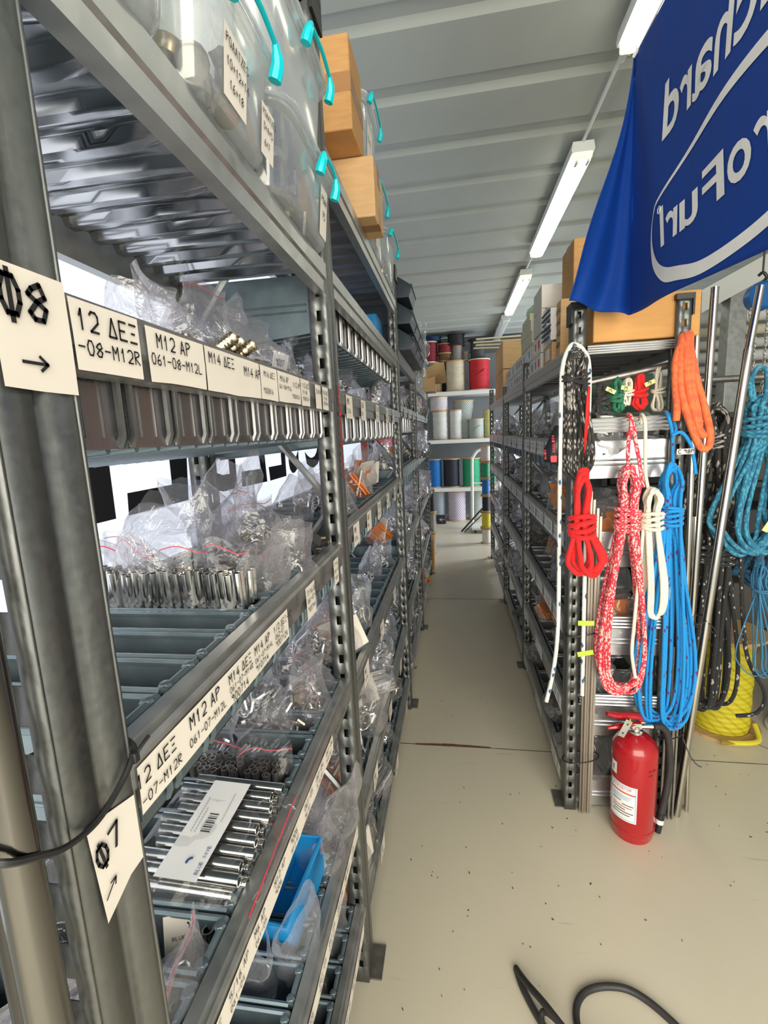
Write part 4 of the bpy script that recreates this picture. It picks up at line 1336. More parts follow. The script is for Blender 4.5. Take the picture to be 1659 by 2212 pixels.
t = thing('banner', 'white cloth banner with black reversed lettering hanging behind the steel rack', 'banner', (-.78, 1.9, .8))
g = G(); g.grid(90, 40, lambda u, v: (bx(.05 + 3.75 * u, .8 + 1.45 * v), .05 + 3.75 * u, .8 + 1.45 * v)); g.build('banner_cloth', BAN, t, sharp=80)
g = G()
for ch, ya, yb in (('N', .62, .98), ('É', 1.02, 1.285), ('D', 1.345, 1.585), ('L', 1.615, 1.80), ('E', 1.83, 2.04), ('S', 2.075, 2.32), ('C', 2.44, 2.72)):
    put_glyph(g, ch, lambda a, b: (bx(a, b) + .004, a, b), yb, ya, 1.335, 1.335 + (.40 if ch == 'É' else .32), 0, 0, True)
g.build('banner_print', PRN, t, sharp=80)
t = thing('banner', 'red cloth banner with white dots hanging beyond the white banner', 'banner', (-.80, 5.4, 1.1))
g = G()
for yy in (4.52, 6.68):
    g.tube([(-.80, yy, 1.84), (-.80, yy, 3.05)], .003, 5)
g.build('hanging_cord', WHITE, t)
g = G(); g.grid(30, 16, lambda u, v: (-.80 + .015 * math.sin(u * 14), 4.5 + 2.2 * u, 1.1 + .75 * v)); g.build('banner_cloth', clothmat('red_banner_cloth', (.75, .02, .05), .4), t)
g = G()
for i in range(16):
    for j in range(7):
        g.lathe([(.018, 0), (0, .001)], (-.778, 4.58 + .135 * i, 1.16 + .1 * j), 8, 0, Matrix.Rotation(PI / 2, 3, 'Y'))
g.build('dot_print', WHITE, t)

# ------------------------------------------------------------------ lamps
GLOW = emat('lit_diffuser', (1.0, 0.98, 0.80), 6.0)
GLOWE = emat('lit_diffuser_end', (1.0, 0.93, 0.45), 1.6)
LEN = 1.53


def lamp(y0, label, lit=True):
    x, z = .735, 2.985
    t = thing('ceiling_lamp', label, 'ceiling lamp', (x, y0 + LEN / 2, z), 'fluorescent lamps along the ceiling')
    prof = [(-.055, .05), (.055, .05), (.062, .01), (.058, -.004), (-.058, -.004), (-.062, .01)]
    g = G(); g.prism(prof, lambda p, q, s: (x + p, s, z + q), y0, y0 + LEN); g.build('lamp_housing', GREYW, t)
    g = G(); g.prism([(-.056, -.004), (.056, -.004), (.046, -.036), (.025, -.045), (-.025, -.045), (-.046, -.036)], lambda p, q, s: (x + p, s, z + q), y0 + .03, y0 + LEN - .03); g.build('diffuser', GLOW if lit else CLEARBOX, t, sharp=50)
    for s in (y0 + .014, y0 + LEN - .014):
        g = G(); g.box((x, s, z - .016), (.10, .030, .036)); g.build('end_fitting', GLOWE if lit else GREYW, t, bevel=.008)
    for dx in (-.03, .03):
        g = G(); g.box((x + dx, y0 + .035, z - .044), (.014, .05, .012)); g.build('clip', GREYW, t)
    return t


lamp(.76, 'lit fluorescent ceiling lamp partly behind the blue flag')
lamp(3.02, 'lit fluorescent ceiling lamp in the middle of the row')
lamp(5.12, 'lit fluorescent ceiling lamp nearest the rope spools')
lamp(7.0, 'unlit ceiling lamp at the dark far end of the row', False)
g = G(); g.tube([(.735, 2.25, 3.035), (.735, 7.0, 3.035)], .009, 8); g.tube([(.735, 2.28, 3.02), (.735, 2.42, 3.02)], .016, 8)
tag(g.build('conduit', GREYW), 'thin grey electrical conduit running between the ceiling lamps', 'conduit')

# ------------------------------------------------------------------ flag
FB = clothmat('blue_flag_cloth', (.004, .058, .37), .16, sheen=.03)
FW = clothmat('white_flag_print', (.95, .95, .95), .04, sheen=.03)
AX, AY, AZ = .55, 1.675, 2.562


def flagx(y, z):
    a = math.atan2(AY - y, AZ + .02 - z)
    r = math.hypot(y - AY, AZ - z)
    w = .010 * math.sin(a * 10 + .6) * min(1, r * 1.6) * math.exp(-(a / .7) ** 2)
    return AX + w + .007 * math.sin(y * 5 + z * 3) * min(1, r)


t = thing('flag', 'blue flag with reversed white lettering and oval logo hanging on a cord', 'flag', (.55, 1.0, 1.80))
g = G()


def fl(u, v):
    # v: bottom to top; u < .22 is the loose corner that swings across the aisle side, the rest runs along the cord towards the door
    if u < .22:
        k = 1 - u / .22
        zb = 1.838 + .047 * k ** 1.5
        z = zb + (AZ - zb) * v
        s = 1 - v
        reach = .195 * s ** 1.42
        x = AX - reach * k
        x += .012 * math.sin(v * 7 + k * 2) * k * s
        y = 1.690 - .040 * math.sin(min(1, k * 1.6) * PI / 2) * s - .020 * math.sin(k * 9 + v * 2) * s + .012 * math.sin(v * 9 + k * 4) * k * s
        return (x + (flagx(1.68, z) - AX) * (1 - k), y, z)
    k = (u - .22) / .78
    y = 1.690 + (.30 - 1.690) * k
    zb = 1.838 - .055 * min(1, k / .55)
    yt = 1.675 + (.30 - 1.675) * k
    zt = AZ - .025 * math.sin(k * PI)
    y = y + (yt - y) * v
    z = zb + (zt - zb) * v
    return (flagx(y, z), y, z)


g.grid(140, 60, fl)
g.build('flag_cloth', FB, t, solid=.001, sharp=80)
g = G()
FX = lambda a, b: (lambda y, z: (flagx(y, z) - .0025, y, z))(a * .7333, 1.5 + (b - 1.5) * .7333)
for ch, ya, yb, za, zb in (('d', 1.985, 1.885, 2.475, 2.655), ('r', 1.868, 1.795, 2.470, 2.585), ('a', 1.775, 1.665, 2.462, 2.582), ('h', 1.640, 1.560, 2.455, 2.635), ('c', 1.535, 1.445, 2.450, 2.570), ('i', 1.420, 1.395, 2.450, 2.630), ('w', 1.375, 1.215, 2.445, 2.565)):
    put_glyph(g, ch, FX, yb - .006, ya + .006, za, zb, 0, 0, True)
g.add([FX(1.935, 2.108), FX(1.905, 2.108), FX(1.940, 2.250), FX(1.968, 2.250)], [(0, 1, 2, 3)])
for ch, ya, yb, za, zb in (('r', 1.890, 1.820, 2.108, 2.205), ('u', 1.790, 1.690, 2.104, 2.200), ('F', 1.655, 1.545, 2.104, 2.230), ('o', 1.515, 1.415, 2.104, 2.205), ('r', 1.395, 1.325, 2.106, 2.205), ('P', 1.300, 1.185, 2.106, 2.235)):
    put_glyph(g, ch, FX, yb - .006, ya + .006, za, zb, 0, .2, True)
# registered mark
g.tube([FX(1.972 + .012 * math.cos(a), 2.246 + .012 * math.sin(a)) for a in [k * PI / 8 for k in range(16)]], .0012, 5, 0, True)
put_glyph(g, 'R', FX, 1.966, 1.978, 2.240, 2.252)
# swoosh oval: outer and inner edges of the tapering band
out = [(2.00, 2.292), (2.045, 2.225), (2.050, 2.14), (2.01, 2.06), (1.90, 1.985), (1.78, 1.955), (1.64, 1.930), (1.45, 1.932), (1.30, 1.95), (1.15, 2.0), (1.06, 2.10), (1.06, 2.24)]
inn = [(1.998, 2.289), (2.036, 2.225), (2.030, 2.15), (1.975, 2.08), (1.89, 2.03), (1.78, 2.00), (1.64, 1.970), (1.45, 1.968), (1.30, 1.985), (1.17, 2.03), (1.09, 2.11), (1.085, 2.24)]
o_ = smooth([Vector((a, b, 0)) for a, b in out], 6); i_ = smooth([Vector((a, b, 0)) for a, b in inn], 6)
n = len(o_)
g.add([FX(p.x, p.y) for p in o_] + [FX(p.x, p.y) for p in i_], [(k, k + 1, n + k + 1, n + k) for k in range(n - 1)])
out = [(2.03, 2.262), (1.99, 2.292), (1.80, 2.345), (1.60, 2.385), (1.40, 2.385), (1.25, 2.36), (1.12, 2.30), (1.06, 2.24)]
inn = [(2.032, 2.255), (1.99, 2.280), (1.80, 2.328), (1.60, 2.358), (1.40, 2.350), (1.25, 2.325), (1.14, 2.28), (1.085, 2.24)]
o_ = smooth([Vector((a, b, 0)) for a, b in out], 6); i_ = smooth([Vector((a, b, 0)) for a, b in inn], 6)
n = len(o_)
g.add([FX(p.x, p.y) for p in o_] + [FX(p.x, p.y) for p in i_], [(k, k + 1, n + k + 1, n + k) for k in range(n - 1)])
g.build('flag_print', FW, t, sharp=80)
g = G(); g.tube([(.545, 1.672, 2.556), (.558, 1.69, 2.575), (.735, 2.29, 3.018)], .0022, 6); g.tube([(.545, 1.674, 2.558), (.54, 1.668, 2.55), (.55, 1.66, 2.565)], .005, 8); g.tube([(.735, 2.30, 3.022), (.72, 2.28, 2.99), (.735, 2.33, 2.975), (.755, 2.30, 3.0)], .003, 6, 0, True, False, 4); g.tube([(.55, 1.67, 2.563), (.55, 1.0, 2.54), (.55, .30, 2.563), (.55, .25, 3.04)], .002, 6); g.build('tie_cord', WHITE, t)
g = G(); g.tube([fl(0, v / 30) for v in range(31)], .003, 6); g.build('hem', FB, t)
# ------------------------------------------------------------------ boxes on the rope rack
ZT = 1.772
BLUEPR = pmat('blue_print', (.05, .28, .62), .6); REDPR = pmat('red_print', (.62, .05, .06), .6); DKPR = pmat('dark_print', (.04, .04, .10), .6)
carton(.47, .80, 1.752, 2.10, ZT, 1.915, 'wide orange-brown cardboard box at the rope rack end under the blue flag', pmat('orange_cardboard', (.60, .31, .10), .8, 0, (10, .06), None, 0, (1, 1, 5)), False)
t = carton(.44, .74, 2.12, 2.20, ZT, 2.01, 'pale cardboard box with printed side behind the wide orange-brown box', CARDL, False)
g = G()
for k in range(4):
    write(g, 'O+/-AXO+'[k:k + 5], (.4385, 2.195, 1.96 - .045 * k), (0, -1, 0), V, .018, 0, .2, (-1, 0, 0))
g.build('carton_print', DKPR, t)
carton(.515, .75, 2.24, 2.46, 1.87, 2.275, 'tall brown cardboard box with black strap standing behind the blue flag', CARD, True)
t = thing('printed_parcel', 'white plastic parcel with dense dark printing leaning on the white cartons', 'parcel', (.54, 2.33, 1.86))
g = G(); g.grid(16, 14, lambda u, v: (.425 + .02 * noise.noise(Vector((u * 5, v * 5, 1))) + .05 * (v - .5) ** 2, 2.22 + .21 * u, 1.87 + (.13 + .05 * u) * v)); g.grid(8, 8, lambda u, v: (.60 + .02 * noise.noise(Vector((u * 5, v * 5, 3))), 2.22 + .21 * u, 1.87 + (.13 + .05 * u) * v)); g.grid(8, 8, lambda u, v: (.42 + .18 * v, 2.22 + .002 * v, 1.87 + .13 * u)); g.grid(8, 8, lambda u, v: (.43 + .17 * v, 2.22 + .21 * u, 2.0 + .05 * u)); g.build('parcel_wrap', PAPERW, t, sharp=60)
g = G()
for j in range(6):
    yy = 2.415
    while yy > 2.24:
        L_ = rnd.uniform(.012, .035)
        g.box((.4185, yy - L_ / 2, 1.885 + .022 * j + .03 * (yy - 2.22)), (.004, L_, rnd.uniform(.006, .012)))
        yy -= L_ + rnd.uniform(.005, .012)
g.build('parcel_print', DKPR, t)
carton(.425, .72, 2.47, 2.70, 2.060, 2.165, 'upper tall white carton beside the printed parcel', WBOX, False, 'tall white cartons')
carton(.425, .72, 2.47, 2.70, 1.953, 2.058, 'lower tall white carton under its twin beside the printed parcel', WBOX, False, 'tall white cartons')
carton(.43, .70, 2.24, 2.44, 1.772, 1.865, 'brown carton with white label under the printed parcel', CARDL, False, prints=[('carton_label', PAPERW, (.4295, 2.34, 1.82), (.002, .08, .05))])
# rows of little white cartons along the shelf edge
for row in range(2):
    n = 0
    y = 2.50
    while y < 4.25:
        w = (.105, .09, .12)[n % 3]
        z0 = ZT + .089 * row
        if not (row == 1 and y > 4.0):
            col = (REDPR, REDPR, BLUEPR, WBOX, BLUEPR, WBOX, BLUEPR)[(n + row) % 7] if y > 2.66 else REDPR
            t = carton(.428, .56, y, y + w - .004, z0, z0 + .086, 'small white carton, %s along the %s row on top of the rope rack' % (ORD[min(17, n % 24)] if n < 24 else 'last', 'lower' if row == 0 else 'upper'), WBOX, False, 'small white cartons on the rope rack', name='small_carton', cat='carton',
                       prints=[('printed_mark', col, (.4275, y + w * .5, z0 + .045), (.0016, w * .30, .034))] + ([('carton_label', PAPERW, (.4275, y + w * .8, z0 + .042), (.0014, w * .22, .055))] if n % 2 else []))
            t['label'] = 'small white carton, %s from the flag in the %s row, rope rack top' % (ORD[n], 'lower' if row == 0 else 'upper')
            n += 1
        y += w
for k, (ya, yb, za, zb, lab) in enumerate([(2.78, 3.20, 1.953, 2.02, 'bottom'), (2.82, 3.22, 2.022, 2.085, 'middle'), (2.86, 3.16, 2.087, 2.125, 'top')]):
    carton(.43, .70, ya, yb, za, zb, 'pale cream carton, %s of the three behind the small white cartons' % lab, CREAM, False, 'pale cream cartons')
t = thing('plastic_bundle', 'pale green crumpled plastic bundle on top of the cream cartons', 'plastic bundle', (.56, 3.0, 2.128))
g = G(); g.grid(24, 10, lambda u, v: (lambda a, b: ((.56 + .12 * math.cos(a) * math.sin(b)) * (1 + .04 * noise.noise(Vector((a, b * 2, 1)))), 3.03 + .22 * math.sin(a) * math.sin(b), 2.128 + .055 * (1 - math.cos(b)) / 2 * 1.6 + .015 * noise.noise(Vector((a * 2, b * 3, 4)))))(2 * PI * u, .02 + 3.0 * v), 0, True)
g.build('plastic_wrap', film('green_wrap', (.8, .95, .8), (.75, .9, .72), .3, .6, .9), t)
for k in range(2):
    for j in range(2):
        carton(.43, .66, 4.35 + .42 * k, 4.70 + .42 * k, ZT + .24 * j, ZT + .235 + .24 * j, 'brown carton, %s of pair, %s stack at the far end of rope rack top' % (('lower', 'upper')[j], ('nearer', 'farther')[k]), CARDL, True, 'brown cartons at the far end of the rope rack')
for k in range(4):
    g = G(); g.box((.44 + .02 * (k % 2), 4.75 - .1 * k, 2.2535 + .0125 * k), (.50, .035, .012), 0, Matrix.Rotation(.25 - .1 * k, 3, 'Z'))
    tag(g.build('wooden_lath', CREAM), 'pale yellow lath sticking out above the brown cartons, %s from below' % ORD[k], 'lath', 'pale yellow laths')

# ------------------------------------------------------------------ ropes
RM = {
    'white': ropemat('white_rope', (.78, .78, .74), (.05, .12, .25), .92, 2.6, 5.0),
    'blackfleck': ropemat('black_fleck_rope', (.025, .023, .022), (.42, .39, .35), .78, 2.6, 5.0),
    'red': ropemat('red_rope', (.78, .008, .010), (.66, .006, .008), .6),
    'pink': ropemat('pink_fleck_rope', (.72, .03, .07), (.86, .50, .45), .62, 7.0, 10.0),
    'cream': ropemat('cream_rope', (.80, .76, .64), (.74, .70, .58), .6),
    'blue': ropemat('blue_fleck_rope', (.0, .26, .66), (.10, .02, .14), .965, 3.2, 6.0),
    'orange': ropemat('orange_rope', (.84, .17, .05), (.70, .12, .04), .5),
    'black': ropemat('black_rope', (.014, .014, .016), (.40, .38, .36), .95, 5, 8.0),
    'dkblack': ropemat('plain_black_rope', (.016, .015, .017), (.05, .05, .05), .8),
    'teal': ropemat('teal_rope', (.015, .17, .30), (.06, .32, .47), .6, 5, 8.0),
    'navy': ropemat('dark_blue_rope', (.008, .065, .14), (.03, .14, .26), .6, 5, 8.0),
    'green': ropemat('green_rope', (.01, .12, .06), (.02, .2, .1), .6),
    'steelblue': ropemat('thin_blue_cord', (.04, .22, .42), None),
}


def coil(name, label, mat, top, ztie, zbot, n, w_top, w_bot, r, seed, depth=.05, ntie=4, ties=None, head=None, tail=None, group=None, skew=0.0, cat='rope coil', spread=(.45, 1.0)):
    """hank hanging from `top`: n long loops gathered by wraps at ztie and spreading to zbot"""
    r2 = random.Random(seed)
    x0, y0, z0 = top
    t = thing(name, label, cat, (x0, y0, zbot), group)
    g = G()
    for i in range(n):
        f = (i + .5) / n * 2 - 1
        sgn = 1 if i % 2 else -1
        zb = zbot + r2.uniform(0, .12) * (z0 - zbot) * .35
        wb = w_bot * r2.uniform(*spread)
        wt = w_top * r2.uniform(.5, 1.0)
        dy = depth * r2.uniform(-.5, .5)
        cx = x0 + skew
        off = r2.uniform(-.25, .25) * w_bot * (1 if spread[0] < .7 else .3)
        pk = (z0 - ztie)
        pts = [(x0 + f * wt * .2, y0 + dy * .5, z0 - r2.uniform(0, .02)), (x0 - wt * .42, y0 + dy, z0 - pk * .35), (x0 - w_top * .42 * abs(f) - .002, y0 + dy, ztie), (cx + off - wb * .5, y0 + dy * 1.2, ztie * .35 + zb * .65),
               (cx + off - wb * .42, y0 + dy, zb + wb * .35), (cx + off, y0 + dy * .8, zb), (cx + off + wb * .42, y0 - dy, zb + wb * .35), (cx + off + wb * .5, y0 - dy * 1.2, ztie * .35 + zb * .65),
               (x0 + w_top * .42 * abs(f) + .002, y0 - dy, ztie), (x0 + wt * .42, y0 - dy, z0 - pk * .35)]
        g.tube(pts, r, 8, 0, True, False, 5)
    g.build('rope_loops', mat, t, sharp=60)
    g = G()
    for k in range(ntie):
        z = ztie + (k - ntie / 2) * r * 2.1
        pts = [(x0 + (w_top * .52 + r) * math.cos(a), y0 + (depth * .55 + r) * math.sin(a), z + r * 1.2 * math.sin(a + k)) for a in [2 * PI * q / 14 for q in range(14)]]
        g.tube(pts, r * 1.02, 8, 0, True, False, 2)
    if ntie:
        g.build('wrapping_turns', mat, t, sharp=60)
    if head:
        g = G(); g.tube(head, r, 8, 0, False, True, 6); g.build('hanging_loop', mat, t, sharp=60)
    if tail:
        g = G(); g.tube(tail, r, 8, 0, False, True, 6); g.build('loose_tail', mat, t, sharp=60)
    return t


YF = 1.695
# white rope draped over the corner upright
t = thing('rope', 'white rope with dark flecks draped over the corner upright of the rope rack', 'rope', (.40, YF, .49))
g = G(); g.tube([(.318, YF - .01, .49), (.345, YF, .62), (.358, YF, .80), (.358, YF + .005, 1.2), (.357, YF, 1.6), (.362, YF, 1.70), (.385, YF + .015, 1.757), (.405, YF + .02, 1.765), (.428, YF + .015, 1.745), (.444, YF, 1.69), (.447, YF, 1.5), (.446, YF, 1.0), (.447, YF, .515)], .0072, 8, 0, False, True, 6)
g.build('rope_strand', RM['white'], t)
for z, a in ((.80, .0), (.685, -.2)):
    g = G(); g.box((.452, YF - .009, z), (.055, .002, .018), 0, Matrix.Rotation(a, 3, 'Y')); g.build('lime_tag', LIME, t)
coil('rope_coil', 'black rope coil with white flecks tied to the corner upright, topmost', RM['blackfleck'], (.404, YF + .01, 1.745), 1.645, 1.315, 11, .075, .085, .0052, 3, .05, 0)
t = bpy.data.objects['rope_coil']
g = G()
for k in range(3):
    g.tube([(.402 + .048 * math.cos(a), YF + .01 + .038 * math.sin(a), 1.640 + .010 * k + .008 * math.sin(a * 2 + k)) for a in [2 * PI * q / 12 for q in range(12)]], .004, 6, 0, True, False, 2)
g.build('wrapping_turns', RM['dkblack'], t)
g = G(); g.add([(.432, YF - .045, 1.625), (.438, YF - .043, 1.62), (.437, YF - .045, 1.52), (.424, YF - .045, 1.40), (.422, YF - .043, 1.45), (.426, YF - .045, 1.58)], [(0, 5, 4, 3, 2, 1)]); tag(g.build('red_ribbon', pmat('red_ribbon', (.8, .02, .02), .6), solid=.002), 'narrow red ribbon hanging in front of the black flecked rope coil', 'ribbon')
t = thing('hang_tag', 'black hang tag with red crown and lettering beside the black flecked coil', 'tag', (.328, YF + .004, 1.36))
P = lambda a, b: Vector((.322, YF + .004, 1.43)) + Matrix.Rotation(R(-4), 3, 'Y') @ Vector((a, -.012 * a * 10, b))
g = G(); g.add([P(-.022, -.045), P(.028, -.068), P(.034, .07), P(.022, .072), P(-.018, -.005)], [(0, 1, 2, 3, 4)]); g.build('tag_card', pmat('black_tag_card', (.012, .014, .022), .4), t, solid=.001)
g = G()
P2 = lambda a, b: P(a, b) + Vector((0, -.0012, 0))
for i, ch in enumerate('ENGLISH'):
    put_glyph(g, ch, lambda a, b: P2(.008 + .009 - b, a), -.018 + .0085 * i, -.0125 + .0085 * i, 0, .008)
for i, ch in enumerate('BRAIDS'):
    put_glyph(g, ch, lambda a, b: P2(-.012 - b, a), -.040 + .0058 * i, -.0355 + .0058 * i, 0, .006)
g.add([P2(.002, -.052), P2(.020, -.053), P2(.022, -.034), P2(.016, -.028), P2(.012, -.033), P2(.006, -.028), P2(.001, -.034)], [(0, 1, 2, 3, 4, 5, 6)])
g.build('tag_print', [pmat('red_tag_print', (.9, .02, .04), .5)], t)
coil('rope_coil', 'plain bright red rope coil hanging at the corner upright', RM['red'], (.425, YF - .03, 1.345), 1.170, .985, 5, .060, .095, .0085, 12, .045, 4, head=[(.41, YF - .02, 1.30), (.415, YF - .03, 1.345), (.435, YF - .03, 1.35), (.44, YF - .02, 1.31)], skew=.015)
coil('rope_coil', 'pink and red flecked rope coil, longest of the red ones', RM['pink'], (.577, YF - .01, 1.36), 1.185, .53, 10, .060, .150, .0068, 15, .05, 5, skew=-.004, spread=(.78, 1.0),
     head=[(.576, YF - .01, 1.33), (.574, YF, 1.42), (.578, YF - .012, 1.505), (.580, YF + .03, 1.528), (.590, YF + .055, 1.50), (.590, YF + .05, 1.45)], tail=[(.584, YF - .012, 1.50), (.592, YF - .012, 1.44), (.605, YF - .012, 1.38), (.622, YF - .012, 1.285)])
coil('rope_coil', 'cream white rope coil between the pink and blue ones', RM['cream'], (.652, YF - .02, 1.285), 1.18, .83, 8, .052, .062, .0062, 18, .045, 4, skew=.02,
     head=[(.645, YF, 1.27), (.632, YF, 1.33), (.628, YF, 1.42), (.620, YF - .01, 1.50), (.622, YF + .03, 1.525), (.630, YF + .05, 1.49)], tail=[(.628, YF - .02, 1.20), (.615, YF - .03, 1.0), (.605, YF - .03, .80), (.602, YF - .03, .70), (.615, YF - .035, .61)])
coil('rope_coil', 'bright blue rope coil with dark flecks above the extinguisher hose', RM['blue'], (.708, YF - .015, 1.365), 1.195, .41, 12, .060, .155, .0056, 21, .055, 5, skew=.018,
     head=[(.712, YF - .01, 1.34), (.708, YF - .01, 1.42), (.702, YF - .012, 1.47), (.690, YF - .014, 1.51), (.698, YF + .03, 1.53), (.715, YF + .03, 1.515), (.714, YF - .012, 1.47), (.700, YF - .02, 1.452)], tail=[(.700, YF - .02, 1.452), (.725, YF - .024, 1.462), (.752, YF - .022, 1.43), (.768, YF - .022, 1.38), (.777, YF - .022, 1.325)])
g = G(); g.box((.738, YF - .03, 1.400), (.05, .001, .018)); write(g, 'C 98P', (.718, YF - .031, 1.394), (1, 0, 0), V, .012, 1, .18, (0, -1, 0))
tag(g.build('paper_tag', [PAPER, INK]), 'small cream paper tag on the bright blue rope tail', 'tag')
t = thing('rope_coil', 'thick orange rope coil hung over the corner by the steel tubes', 'rope coil', (.76, YF, 1.40))
g = G()
for pts in ([(.718, YF, 1.50), (.717, YF - .004, 1.545), (.708, YF - .006, 1.62), (.706, YF - .006, 1.69), (.722, YF, 1.745), (.735, YF + .03, 1.765)],
            [(.735, YF + .03, 1.765), (.722, YF - .002, 1.755), (.716, YF - .01, 1.69), (.722, YF - .012, 1.60), (.748, YF - .012, 1.51), (.780, YF - .012, 1.43), (.800, YF - .01, 1.405), (.818, YF - .008, 1.415), (.820, YF - .006, 1.455), (.802, YF - .004, 1.53), (.775, YF, 1.62), (.755, YF + .01, 1.72), (.745, YF + .03, 1.765)],
            [(.740, YF + .03, 1.77), (.734, YF - .004, 1.76), (.732, YF - .014, 1.69), (.742, YF - .016, 1.60), (.768, YF - .014, 1.51), (.792, YF - .012, 1.455), (.803, YF - .008, 1.45)],
            [(.755, YF + .03, 1.77), (.746, YF, 1.765), (.745, YF - .012, 1.70), (.753, YF - .014, 1.61), (.775, YF - .01, 1.53), (.790, YF, 1.48)]):
    g.tube(pts, .0115, 10, 0, False, True, 6)
g.build('rope_loops', RM['orange'], t, sharp=60)
# small hanks hanging inside the top of the end frame
for k, (m, x, zt, zb, w, lab) in enumerate([('dkblack', .515, 1.655, 1.53, .05, 'small black rope hank in the rack end, under the wide cardboard box'), ('green', .565, 1.66, 1.535, .045, 'small dark green rope hank in the rack end'), ('cream', .60, 1.655, 1.56, .04, 'small cream rope hank beside the green one in the rack end'), ('red', .640, 1.675, 1.545, .045, 'small dark red rope hank in the rack end'), ('cream', .700, 1.685, 1.535, .035, 'small cream rope hank nearest the orange coil in the rack end')]):
    t = coil('rope_hank', lab, RM[m], (x, 1.80, zt), (zt + zb) / 2, zb, 4, .03, w, .0065 if m != 'cream' else .004, 40 + k, .03, 2, cat='rope hank')
    if k in (0, 1, 3):
        g = G(); g.box((x + .02, 1.765, (zt + zb) / 2 + .02), (.034, .001, .014), 0, Matrix.Rotation(.5 - .3 * k, 3, 'Y')); write(g, '75', (x + .012, 1.764, (zt + zb) / 2 + .016), (1, 0, 0), V, .008, 1, .2, (0, -1, 0)); g.build('yellow_tag', [YTAG, INK], t)
g = G(); g.tube([(.47, 1.80, 1.645), (.745, 1.80, 1.69)], .011, 10); tag(g.build('steel_bar', DKSTEEL), 'dark bar crossing the rope rack end below the wide cardboard box', 'bar')
g = G(); g.box((.62, 1.97, 1.60), (.25, .012, .16)); tag(g.build('green_panel', pmat('dark_green_panel', (.035, .10, .06), .5)), 'dark green panel behind the small hanks in the rack end', 'panel')

# flat steel strips lying slantwise in the lower rack end
for k in range(6):
    g = G(); g.box((.525 + .004 * k, 1.765 + .012 * k, .455 - .002 * k + .012 * (k % 2)), (.19, .010, .004), 0, Matrix.Rotation(R(34), 3, 'Y') @ Matrix.Rotation(R(10), 3, 'Z'))
    tag(g.build('steel_strip', BINB), 'flat steel strip slanting behind the extinguisher handle, %s from front' % ORD[k], 'steel strip', 'flat steel strips in the rack end')
# bars strapped to the end uprights
for k in range(5):
    g = G(); x = .452 + .011 * k; y = 1.728 - .004 * (k % 2)
    g.prism([(0, 0), (.010, 0), (.010, .002), (.002, .002), (.002, .010), (0, .010)], lambda p, q, z: (x + p + (z - .9) * .002 * k, y - q, z), .004, 1.30 - .03 * k)
    tag(g.build('steel_angle', pmat('angle_%d' % k, (.34 + .03 * k, .29 + .03 * k, .24 + .03 * k), .4, .8)), 'long steel angle tied to the corner upright, %s from it' % ORD[k], 'steel angle', 'steel angles tied to the corner upright')
for k in range(4):
    g = G(); x = .742 + .014 * k; y = 1.722
    g.prism([(0, 0), (.010, 0), (.010, .002), (.002, .002), (.002, .010), (0, .010)], lambda p, q, z: (x + p, y - q, z), .004, .75 - .05 * k)
    tag(g.build('steel_angle', DKSTEEL), 'short steel angle behind the extinguisher hose, %s from it' % ORD[k], 'steel angle', 'steel angles behind the extinguisher hose')


def tie(cx, cy, z, rx, ry, label, tail):
    t = thing('cable_tie', label, 'cable tie', (cx, cy, z))
    g = G(); g.tube([(cx + rx * math.cos(a), cy + ry * math.sin(a), z + .012 * math.cos(a)) for a in [2 * PI * q / 20 for q in range(20)]], .0028, 6, 0, True, False, 2); g.build('tie_strap', BLACK, t)
    g = G(); g.tube(tail, .0022, 6, 0, False, True, 4); g.build('tie_tail', BLACK, t)


tie(.455, 1.735, .745, .062, .030, 'black cable tie around the corner upright by the lime tag', [(.51, 1.71, .75), (.52, 1.70, .76)])
tie(.455, 1.732, .235, .066, .034, 'black cable tie low on the corner upright', [(.51, 1.705, .225), (.525, 1.70, .20)])
tie(.765, 1.72, .36, .042, .03, 'black cable tie with long tail beside the extinguisher', [(.80, 1.70, .36), (.815, 1.68, .31), (.83, 1.66, .285), (.845, 1.65, .28)])
tie(.853, 1.77, .785, .036, .035, 'black cable tie around the leaning steel tubes', [(.88, 1.735, .785), (.90, 1.73, .76), (.91, 1.73, .73)])
# leaning tubes
for k, (a, b, r, lab) in enumerate([((.838, 1.785, .0), (.803, 1.785, 1.911), .0108, 'stainless tube leaning beside the orange rope, nearest to it'), ((.836, 1.775, .0), (.853, 1.785, 1.924), .012, 'second stainless tube from the orange rope'), ((.862, 1.77, .0), (.836, 1.785, 1.163), .0085, 'short stainless tube among the leaning ones')]):
    g = G(); g.pipe(a, b, r, r - .0015, 16); tag(g.build('steel_tube', STAIN, sharp=30), lab, 'tube')
t = thing('telescopic_tube', 'slanting stainless telescopic tube in front of the teal ropes', 'tube', (.85, 1.75, 0))
g = G(); g.pipe((.815, 1.745, 0), (.954, 1.76, 1.72), .0140, .012, 16); g.build('outer_tube', STAIN, t, sharp=30)
g = G(); g.pipe((.9535, 1.76, 1.715), (.9775, 1.765, 1.912), .0115, .0095, 16); g.build('inner_tube', STAIN, t, sharp=30)

